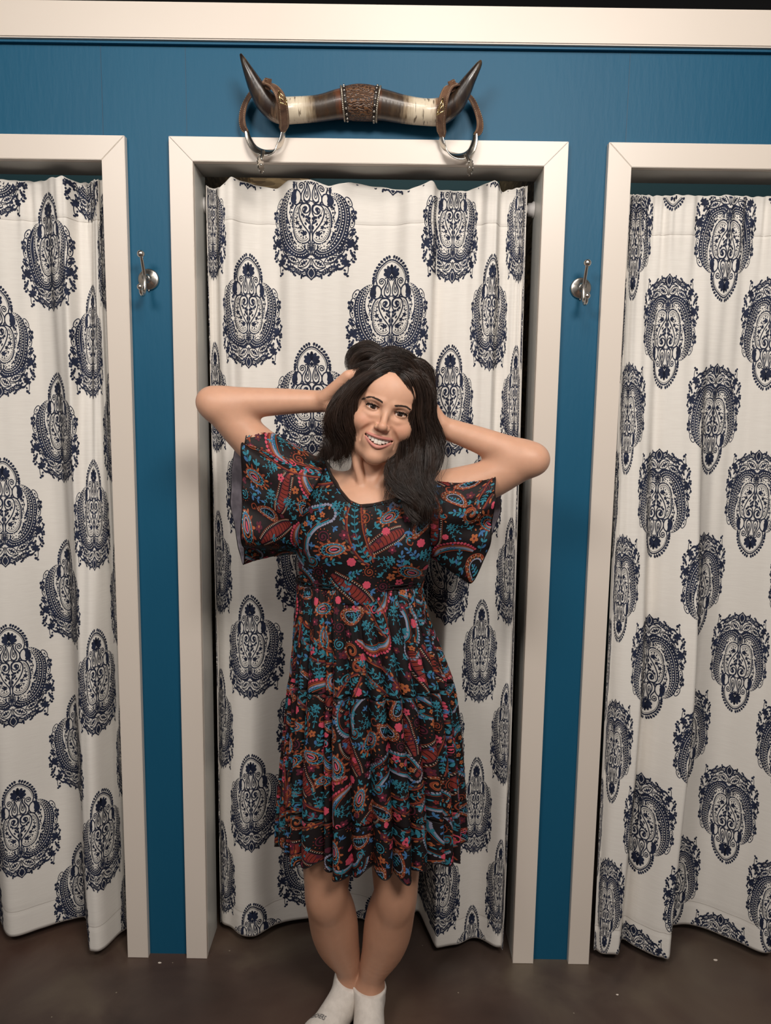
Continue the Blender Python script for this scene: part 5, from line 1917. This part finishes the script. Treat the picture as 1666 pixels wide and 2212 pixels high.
# neckline binding
nb = []
for x, y in [(704, 1008), (716, 1030), (736, 1055), (758, 1077), (778, 1085), (806, 1083), (850, 1075), (895, 1062), (925, 1046)]:
    p = at(x, y + 1.5, -.29)
    h = bvB.ray_cast(Vector((p[0], -.8, p[2] - .003)), Vector((0, 1, 0)), .7)
    if h[0] is not None: nb.append(np.array(h[0]) + np.array([0, -.0004, .002]))
MB().tube(catmull(nb, 60), .0016, 8).build('neck_binding', MAT['dress'], dress)


# ---- flutter sleeves
def sleeve(rings, seed, label):
    R3 = [np.array([at(*p) for p in ring]) for ring in rings]
    rr = random.Random(seed)
    ph = [rr.uniform(0, 6.28) for _ in range(4)]

    def pos(s, t):
        """s 0..1 from armhole to opening, t 0..1 round (0 top, .25 front, .5 bottom)"""
        s, t = np.asarray(s, float), np.asarray(t, float) % 1.0
        k = t * 8; i = np.floor(k).astype(int); fr_ = (k - i)[..., None]
        P_ = []
        for R in R3:
            a, b2, c2, d2 = R[(i - 1) % 8], R[i % 8], R[(i + 1) % 8], R[(i + 2) % 8]
            P_.append(.5 * (2 * b2 + (c2 - a) * fr_ + (2 * a - 5 * b2 + 4 * c2 - d2) * fr_ ** 2 + (3 * b2 - a - 3 * c2 + d2) * fr_ ** 3))
        s_ = s[..., None]
        p = P_[0] * (1 - s_) * (1 - 2 * s_) + P_[1] * 4 * s_ * (1 - s_) + P_[2] * s_ * (2 * s_ - 1)
        # soft folds falling from the shoulder
        am = .014 * s * (1 - np.exp(-((t - .0) / .08) ** 2)) * (1 - np.exp(-((t - 1) / .08) ** 2))
        w = np.sin(t * 2 * np.pi * 5 + ph[0] + s) + .6 * np.sin(t * 2 * np.pi * 9 + ph[1])
        c0 = np.mean([q.mean(0) for q in R3], axis=0)
        d = p - c0; d[..., 0] = 0
        d /= np.linalg.norm(d, axis=-1)[..., None] + 1e-9
        return p + d * (am * w)[..., None]
    ns, nt_ = 44, 160
    S_, T_ = np.meshgrid(np.linspace(0, 1, ns), np.arange(nt_) / nt_, indexing='ij')
    v = pos(S_, T_).reshape(-1, 3)
    idx = np.arange(ns * nt_).reshape(ns, nt_)
    f = np.stack([idx[:-1], np.roll(idx[:-1], -1, 1), np.roll(idx[1:], -1, 1), idx[1:]], -1).reshape(-1, 4)
    c0 = v.mean(0)
    # outward winding
    a, b2, c2 = v[f[:, 0]], v[f[:, 1]], v[f[:, 2]]
    nn = np.cross(b2 - a, c2 - a); d = a - c0; d[:, 0] = 0
    if (nn * d).sum() < 0: f = f[:, ::-1]
    o = mk('sleeve', v, f, [MAT['dress'], MAT['dress_reverse']], dress)
    so = o.modifiers.new('thickness', 'SOLIDIFY'); so.thickness = .0012; so.offset = -1; so.material_offset = 1; so.material_offset_rim = 0
    edge = pos(np.ones(nt_ + 1), np.arange(nt_ + 1) / nt_)
    MB().tube(edge, .0013, 6, False).build('rolled_hem', MAT['dress'], o)
    Ls = np.linalg.norm(R3[2].mean(0) - R3[0].mean(0)) * 1.05
    Lt = np.linalg.norm(np.diff(np.vstack([R3[1], R3[1][:1]]), axis=0), axis=1).sum()

    def pf(u, v_):
        s, t = u / Ls, v_ / Lt
        p = pos(s, t); e = .004
        ds = pos(s + e, t) - pos(s - e, t); dt = pos(s, t + e) - pos(s, t - e)
        n = np.cross(ds, dt); n /= np.linalg.norm(n, axis=1)[:, None] + 1e-12
        d = p - c0; d[:, 0] = 0
        n *= np.sign((n * d).sum(1))[:, None]
        return p, n, np.ones(len(u), bool)
    print_on('paisley_print', scatter(Ls, Lt, seed), pf, o, lambda u, v_: (u > .001) & (u < Ls * .995) & (v_ > 0) & (v_ < Lt))
    return o


sleeve([[(702, 998, -.235), (694, 1030, -.300), (660, 1095, -.318), (648, 1160, -.290), (652, 1196, -.235), (655, 1170, -.175), (665, 1100, -.155), (680, 1035, -.175)],
        [(612, 947, -.245), (604, 985, -.318), (592, 1070, -.345), (586, 1150, -.330), (588, 1204, -.260), (588, 1180, -.175), (588, 1090, -.145), (600, 985, -.175)],
        [(540, 909, -.265), (527, 950, -.326), (522, 1030, -.352), (523, 1130, -.342), (527, 1222, -.270), (508, 1140, -.175), (499, 1040, -.150), (514, 950, -.195)]], 21, '')
sleeve([[(916, 1030, -.235), (920, 1055, -.300), (930, 1115, -.318), (924, 1168, -.290), (922, 1196, -.235), (922, 1170, -.175), (928, 1110, -.155), (930, 1056, -.175)],
        [(1000, 1030, -.245), (1002, 1055, -.318), (998, 1118, -.345), (990, 1185, -.330), (965, 1226, -.260), (985, 1185, -.175), (1000, 1110, -.145), (1002, 1052, -.175)],
        [(1066, 1011, -.270), (1071, 1035, -.326), (1066, 1100, -.352), (1056, 1186, -.338), (1006, 1256, -.280), (1052, 1180, -.185), (1080, 1095, -.165), (1077, 1035, -.200)]], 22, '')

# ---- skirt in three gathered tiers
SKY = [1258, 1275, 1330, 1400, 1462, 1500, 1580, 1650, 1720, 1800, 1862, 1890]
SKL = [640, 640, 636, 632, 626, 620, 613, 606, 600, 596, 594, 594]
SKR = [912, 914, 924, 952, 975, 984, 994, 1000, 1004, 1007, 1007, 1007]
skz = np.array([at(800, y, -.25)[2] for y in SKY])
skl = np.array([at(x, y, -.25)[0] for x, y in zip(SKL, SKY)]); skr = np.array([at(x, y, -.25)[0] for x, y in zip(SKR, SKY)])
skb = np.interp(SKY, [1258, 1330, 1470, 1720, 1890], [.090, .104, .120, .132, .136])
Z0, Z1, Z2, Z3 = skz[0], float(np.interp(1472, SKY, skz)), float(np.interp(1728, SKY, skz)), float(np.interp(1888, SKY, skz)) + .078
rs = random.Random(77)


def pleat(n, seed):
    q = random.Random(seed)
    cuts = np.sort(np.array([(i + q.uniform(-.30, .30)) / n for i in range(n)])) * 2 * np.pi
    hs = np.array([q.uniform(.55, 1.0) for _ in range(n)])

    def f(th):
        th = np.asarray(th) % (2 * np.pi)
        i = np.searchsorted(cuts, th, side='right') - 1
        a = cuts[i]; b2 = np.where(i + 1 < n, cuts[(i + 1) % n], cuts[0] + 2 * np.pi)
        a = np.where(i < 0, cuts[-1] - 2 * np.pi, a)
        s = (th - a) / (b2 - a)
        return hs[i] * (np.sin(np.pi * np.clip(s, 0, 1)) ** .6) - .62
    return f


def skirt_tier(za, zb, k, npl, a0, a1, nfine, seed, ruf=0.0, flare=0.0):
    big, fine = pleat(npl, 5), pleat(nfine, seed + 1)

    def pos(th, z):
        th, z = np.asarray(th, float), np.asarray(z, float)
        zc = np.clip(z, skz[-1], skz[0])
        l_ = np.interp(-zc, -skz, skl); r_ = np.interp(-zc, -skz, skr); b_ = np.interp(-zc, -skz, skb)
        s = np.clip((za - z) / (za - zb), 0, 1)
        am = np.interp(-z, [-Z0, -Z1, -Z2, -Z3], [.008, .032, .045, .054])
        wav = am * big(th + .03 * np.sin(z * 9)) + .0036 * (1 - s) ** 1.5 * fine(th)
        cxm, aw = (l_ + r_) / 2, (r_ - l_) / 2
        x = cxm + (aw - am * .25 + wav) * np.sin(th)
        y = -.245 - (b_ + wav) * np.cos(th)
        zz = z + ruf * s ** 3 * (.011 * np.sin(th * 9 + 1.0) + .006 * np.sin(th * 23 + 2) - .010 * np.cos(th) * 0)
        return np.stack([x, y, zz], -1)
    nth, nz = 600, 40
    TH, ZZ = np.meshgrid(np.linspace(-np.pi, np.pi, nth, endpoint=False), np.linspace(za, zb, nz), indexing='ij')
    v = pos(TH, ZZ).reshape(-1, 3)
    idx = np.arange(nth * nz).reshape(nth, nz)
    nx = np.roll(idx, -1, 0)
    f = np.stack([idx[:, :-1], idx[:, 1:], nx[:, 1:], nx[:, :-1]], -1).reshape(-1, 4)
    o = mk('skirt_tier', v, f, MAT['dress'], dress)
    so = o.modifiers.new('thickness', 'SOLIDIFY'); so.thickness = .001; so.offset = -1
    if ruf:
        th = np.linspace(-np.pi, np.pi, 700)
        MB().tube(pos(th, np.full(700, zb)), .0015, 5, False).build('rolled_hem', MAT['dress'], o)
    Rm = float(np.interp(-(za + zb) / 2, -skz, (skr - skl) / 2)) * .85
    G = 1.42                                        # fullness of the gathered cloth

    def pf(u, v_):
        th = (u - U / 2) / (Rm * G); z = za - v_
        p = pos(th, z); e = .006
        d1 = pos(th + e, z) - pos(th - e, z); d2 = pos(th, z - .002) - pos(th, z + .002)
        n = np.cross(d1, d2); n /= np.linalg.norm(n, axis=1)[:, None] + 1e-12
        o_ = np.stack([np.sin(th), -np.cos(th), 0 * th], 1)
        n *= np.where((n * o_).sum(1) < 0, -1, 1)[:, None]
        return p, n, np.ones(len(u), bool)
    U = 2 * Rm * G * 1.95                            # the front and both flanks
    print_on('paisley_print', scatter(U, za - zb, seed * 3 + 1), pf, o, lambda u, v_: (u > 0) & (u < U) & (v_ > .0003) & (v_ < za - zb - .0015))
    return o


skirt_tier(Z0, Z1, 0, 30, .009, .030, 74, 31)
skirt_tier(Z1, Z2, 1, 30, .026, .038, 66, 32)
skirt_tier(Z2, Z3, 2, 30, .034, .044, 60, 33, ruf=1.0)
# elastic waist: three shirred rows
wb = MB()
for i in range(2):
    z = Z0 + .001 + i * .008
    th = np.linspace(-np.pi, np.pi, 260)
    l_, r_ = skl[0], skr[0]
    p = np.stack([(l_ + r_) / 2 + ((r_ - l_) / 2 + .001 * np.sin(th * 60 + i)) * np.sin(th), -.245 - (.092 + .001 * np.sin(th * 60 + i)) * np.cos(th), np.full_like(th, z)], 1)
    wb.tube(p, 0.0016, 6, False)
wb.build('elastic_waist', MAT['dress'], dress)

# ---------------------------------------------------------------- hair
MAT['hair'] = nodemat('dark_brown_hair', srgb(33, 24, 20), .30, spec=.5, noise=(60, srgb(56, 41, 33), 4, (1, 1, .25)))
MAT['hair_base'] = nodemat('dark_hair_mass', srgb(26, 19, 16), .5, spec=.3)
rh = np.random.RandomState(4)
SV, SF = [], []
sv_n = 0


def add_strands(P_, rad):
    """P_: (n, m, 3) strand points, rad base radius -> thin three-sided tubes"""
    global sv_n
    n, m, _ = P_.shape
    t = np.gradient(P_, axis=1); t /= np.linalg.norm(t, axis=2)[..., None] + 1e-9
    ref = np.array([.3, -1.0, .2]); ref /= np.linalg.norm(ref)
    a = np.cross(t, ref); a /= np.linalg.norm(a, axis=2)[..., None] + 1e-9
    b = np.cross(t, a)
    tap = np.interp(np.linspace(0, 1, m), [0, .1, .7, 1], [.7, 1, .85, .15])
    R = (np.asarray(rad)[:, None] * tap)[..., None]
    ring = np.stack([P_ + R * (math.cos(k * 2.0944) * a + math.sin(k * 2.0944) * b) for k in range(3)], 2)   # n,m,3,3
    SV.append(ring.reshape(-1, 3))
    base = sv_n + (np.arange(n) * m * 3)[:, None, None] + (np.arange(m - 1) * 3)[None, :, None] + np.arange(3)[None, None, :]
    nxt = sv_n + (np.arange(n) * m * 3)[:, None, None] + (np.arange(m - 1) * 3)[None, :, None] + ((np.arange(3) + 1) % 3)[None, None, :]
    SF.append(np.stack([base, nxt, nxt + 3, base + 3], -1).reshape(-1, 4))
    sv_n += n * m * 3


def lock(path, n, spread, wave=.004, freq=1.3, curl=0.0, rad=.00058, m=20, flat=.55, tipspread=None, frizz=.0004):
    """a lock of n strands round a px-depth path"""
    W = np.array([at(*p) for p in path]) if path[0][0] > 5 else np.asarray(path)
    c = catmull(W, m)
    tt, N, B = frames(c, (0.1, -1.0, 0.1))
    s = np.linspace(0, 1, m)
    sp = spread * 1.15 * np.interp(s, [0, .15, .6, 1], [.45, .9, 1.0, tipspread if tipspread is not None else .8])
    r = np.sqrt(rh.rand(n)) ; a = rh.rand(n) * 2 * np.pi
    oa, ob = r * np.cos(a) * flat, r * np.sin(a)
    ph = rh.rand(n) * .30 + rh.rand() * 6.28
    fq = freq * (1 + .05 * rh.randn(n))
    wv = wave * np.interp(s, [0, .3, .55, 1], [0, .12, .9, 1.9])
    A = oa[:, None] * sp + wv * np.sin(2 * np.pi * fq[:, None] * s + ph[:, None]) * .6
    Bq = ob[:, None] * sp + wv * np.cos(2 * np.pi * fq[:, None] * s + ph[:, None] * 1.0)
    if curl:
        A = A + curl * s ** 2 * np.sin(7 * s + ph[:, None]); Bq = Bq + curl * s ** 2 * np.cos(7 * s + ph[:, None])
    P_ = c[None] + A[..., None] * N[None] + Bq[..., None] * B[None]
    jit = np.cumsum(rh.randn(n, m, 3) * frizz * .35, axis=1) * s[None, :, None]
    P_ = P_ + jit
    # unequal lengths
    for i in range(n):
        L = rh.uniform(.82, 1.0)
        q = np.linspace(0, L * (m - 1), m)
        k = np.minimum(q.astype(int), m - 2); f_ = (q - k)[:, None]
        P_[i] = P_[i][k] * (1 - f_) + P_[i][k + 1] * f_
    add_strands(P_, np.full(n, rad) * rh.uniform(.7, 1.25, n))
    return c


base = MB()


def mass(path, rad, flat=.55, m=22):
    W = np.array([at(*p) for p in path])
    c = catmull(W, m)
    rr = np.array(rad) if np.ndim(rad) else np.full(m, rad) * np.interp(np.linspace(0, 1, m), [0, .12, .7, 1], [.5, 1, 1, .25])
    base.tube(c, rr, 10, True, 0, (flat, 1.0), (0.1, -1.0, 0.1))


def between(A, B, t):
    A, B = np.asarray(A, float), np.asarray(B, float)
    n = 12
    return catmull(A, n) * (1 - t) + catmull(B, n) * t


# skull cap of hair behind the hairline
cv, cf = [], []
nu, nv = 64, 40
keep = {}
for i in range(nu):
    for j in range(nv):
        ph, th = 2 * math.pi * i / nu, math.pi * j / (nv - 1)
        l = np.array([.0795 * math.sin(th) * math.cos(ph), .092 + .104 * math.sin(th) * math.sin(ph), .028 + .104 * math.cos(th)])
        keep[i, j] = (l[2] > .079 - 7.0 * l[0] ** 2 and l[1] > -.004) or l[1] > .060
        cv.append(HEAD(l))
for i in range(nu):
    for j in range(nv - 1):
        q = [(i, j), (i, j + 1), ((i + 1) % nu, j + 1), ((i + 1) % nu, j)]
        if all(keep[k] for k in q): cf.append([k[0] * nv + k[1] for k in q])
base.add(cv, cf)

Li = [(851, 804, -.322), (822, 808, -.334), (792, 829, -.335), (772, 862, -.328), (762, 898, -.318), (753, 928, -.312), (752, 962, -.306), (740, 1002, -.298)]
Lo = [(842, 799, -.300), (800, 801, -.292), (760, 824, -.300), (734, 858, -.312), (716, 898, -.314), (708, 932, -.304), (712, 966, -.297), (684, 1012, -.286)]
for t in np.linspace(0.04, 1, 10):
    g = between(Li, Lo, t)
    lock(g, 66, .0066, .0110, rh.uniform(1.2, 1.9), .011, tipspread=1.3); lock(g + np.array([rh.uniform(-6, 6), 0, rh.uniform(-.008, .006)]), 66, .0070, .0110, rh.uniform(1.3, 2.1), .011, tipspread=1.2)
for t in (.35, .6, .85):
    mass([tuple(p) for p in (np.array(between(Li, Lo, t)) + np.array([0, 0, .014]))[:8]], .012)
Ri = [(857, 804, -.322), (876, 814, -.335), (890, 842, -.328), (893, 878, -.318), (888, 912, -.314), (884, 945, -.310), (870, 975, -.306), (852, 1006, -.314), (848, 1042, -.332), (858, 1075, -.345), (874, 1100, -.350)]
Ro = [(866, 797, -.300), (904, 802, -.288), (927, 832, -.284), (934, 870, -.284), (931, 905, -.284), (944, 942, -.286), (949, 974, -.290), (938, 1006, -.306), (925, 1036, -.328), (932, 1068, -.345), (932, 1102, -.352), (906, 1142, -.350)]
for t in np.linspace(0.04, 1, 11):
    g = between(Ri, Ro, t)
    lock(g, 62, .0062, .0135, rh.uniform(1.5, 2.2), .012, tipspread=1.0, m=26); lock(g + np.array([rh.uniform(-6, 6), 0, rh.uniform(-.008, .006)]), 62, .0066, .0135, rh.uniform(1.5, 2.3), .012, tipspread=1.0, m=26)
for t in (.2, .45, .7, .9):
    mass([tuple(p) for p in (np.array(between(Ri, Ro, t)) + np.array([0, 0, .015]))[:11]], .0125)
# heavy lower curl over the right shoulder
for dx, dy in ((0, 0), (14, 6), (-10, -4), (22, -12), (6, 14)):
    lock([(884 + dx, 985, -.300), (868 + dx, 1020, -.322), (868 + dx, 1052, -.345), (884 + dx * .8, 1082, -.352), (902 + dx * .5, 1112 + dy * .5, -.352), (908 + dx * .3, 1140 + dy, -.350)], 80, .0090, .0080, 1.3, .007, m=22, tipspread=.7)
mass([(888, 960, -.285), (878, 1010, -.305), (876, 1050, -.330), (888, 1085, -.338), (902, 1115, -.340)], .018)
# hair behind the neck, both sides
for path, n in (([(775, 850, -.215), (756, 900, -.225), (744, 945, -.235), (738, 980, -.245), (722, 1008, -.255)], 140), ([(780, 860, -.20), (762, 920, -.205), (752, 965, -.215), (748, 1000, -.235)], 140),
                ([(768, 850, -.25), (738, 900, -.262), (722, 945, -.262), (716, 980, -.262), (704, 1006, -.262)], 140),
                ([(885, 860, -.215), (893, 920, -.215), (890, 980, -.235), (878, 1030, -.275), (880, 1075, -.325)], 150), ([(905, 860, -.235), (918, 920, -.235), (920, 980, -.25), (908, 1030, -.29), (900, 1075, -.33)], 150),
                ([(915, 850, -.25), (930, 905, -.25), (934, 960, -.262), (926, 1010, -.295), (915, 1060, -.33)], 130)):
    lock(path, n, .016, .007, 1.4, .004, m=18)
    mass([(p[0], p[1] - 10 * i_ / len(path) * 1.5, p[2] + .012) for i_, p in enumerate(path)], .013)
# hair pushed up by the hands
for k, (path, n, sp) in enumerate((
        ([(850, 800, -.285), (828, 778, -.282), (800, 762, -.278), (775, 770, -.275), (764, 790, -.278), (772, 812, -.285)], 170, .012),
        ([(848, 799, -.265), (826, 768, -.262), (796, 749, -.258), (768, 760, -.255), (758, 786, -.258), (766, 812, -.268)], 190, .012),
        ([(846, 798, -.24), (825, 764, -.238), (797, 747, -.235), (771, 757, -.232), (760, 784, -.236), (764, 815, -.24)], 170, .012),
        ([(848, 802, -.30), (822, 792, -.304), (796, 790, -.303), (776, 800, -.30), (764, 822, -.298), (748, 846, -.30)], 150, .011),
        ([(842, 798, -.22), (822, 772, -.215), (800, 760, -.21), (778, 772, -.208), (770, 795, -.21), (772, 825, -.22)], 130, .014),
        ([(860, 797, -.285), (884, 788, -.280), (908, 790, -.275), (924, 806, -.270), (930, 836, -.268), (932, 872, -.268)], 160, .012),
        ([(860, 796, -.262), (885, 784, -.258), (911, 786, -.253), (927, 806, -.25), (932, 838, -.25), (934, 876, -.252)], 160, .012),
        ([(858, 797, -.235), (884, 788, -.23), (908, 792, -.226), (922, 812, -.225), (928, 845, -.228), (930, 880, -.23)], 140, .013),
        ([(856, 804, -.305), (876, 802, -.312), (898, 812, -.308), (914, 836, -.30), (922, 866, -.295), (928, 896, -.29)], 140, .011))):
    lock(path, n, sp, .002, 1.0, .001, m=16, tipspread=.8)
    mass([(p[0], p[1] + 1, p[2] + .005) for p in path], .0105)
# crown: strands combed sideways over the skull from the parting
for sd in (-1, 1):
    for yy in np.linspace(.006, .15, 13):
        f_ = math.sqrt(max(.05, 1 - ((yy - .092) / .110) ** 2))
        pth = []
        for a_ in np.linspace(-9, 88, 7):
            q = math.radians(a_)
            pth.append(HEAD((sd * .0845 * math.sin(q) * f_ , yy + .012 * math.sin(q), .028 + .1095 * math.cos(q) * f_)))
        lock(np.array(pth[::-1]), 75, .009, .0012, 1.0, .0, m=12, flat=.25, tipspread=.9)
# loose wisps
for i in range(70):
    g = between(Li, Lo, rh.uniform(.3, 1.1)) + np.cumsum(rh.randn(12, 3) * np.array([2.2, 1.5, .002]), axis=0)
    lock(g, 2, .004, .008, 2.0, .007, rad=.00038, frizz=.003)
for i in range(80):
    g = between(Ri, Ro, rh.uniform(.4, 1.1)) + np.cumsum(rh.randn(12, 3) * np.array([2.2, 1.5, .002]), axis=0)
    lock(g, 2, .004, .009, 2.2, .008, rad=.00038, frizz=.003)
for i in range(16):
    x = rh.uniform(-6, 10)
    lock([(716 + x, 935, -.30), (708 + x * .6, 962, -.298), (692 + x, 985 + x, -.295), (672 + 2 * x, 1000 + 1.5 * x, -.292)], 5, .005, .004, 1.2, .002, rad=.0004)
for i in range(14):
    x = rh.uniform(-8, 8)
    lock([(875 + x, 792, -.27), (905 + x, 781 + x * .5, -.265), (932 + x, 796 + x * .6, -.26), (942 + x, 830 + x, -.26), (938 + x, 870 + x, -.262)], 3, .004, .003, 1.2, .002, rad=.0004)
for i in range(10):
    x = rh.uniform(-5, 5)
    lock([(845 + x, 798, -.26), (815 + x, 757 + x * .6, -.255), (780 + x, 744 + x * .6, -.25), (757 + x * .5, 768 + x, -.25), (754 + x * .5, 805, -.255)], 3, .003, .002, 1.2, .002, rad=.0004)
hair = mk('hair', np.vstack(SV), np.concatenate(SF), MAT['hair'], person)
tag(hair, 'long wavy dark brown hair', kind='stuff')
base.build('hair_mass', MAT['hair_base'], hair)
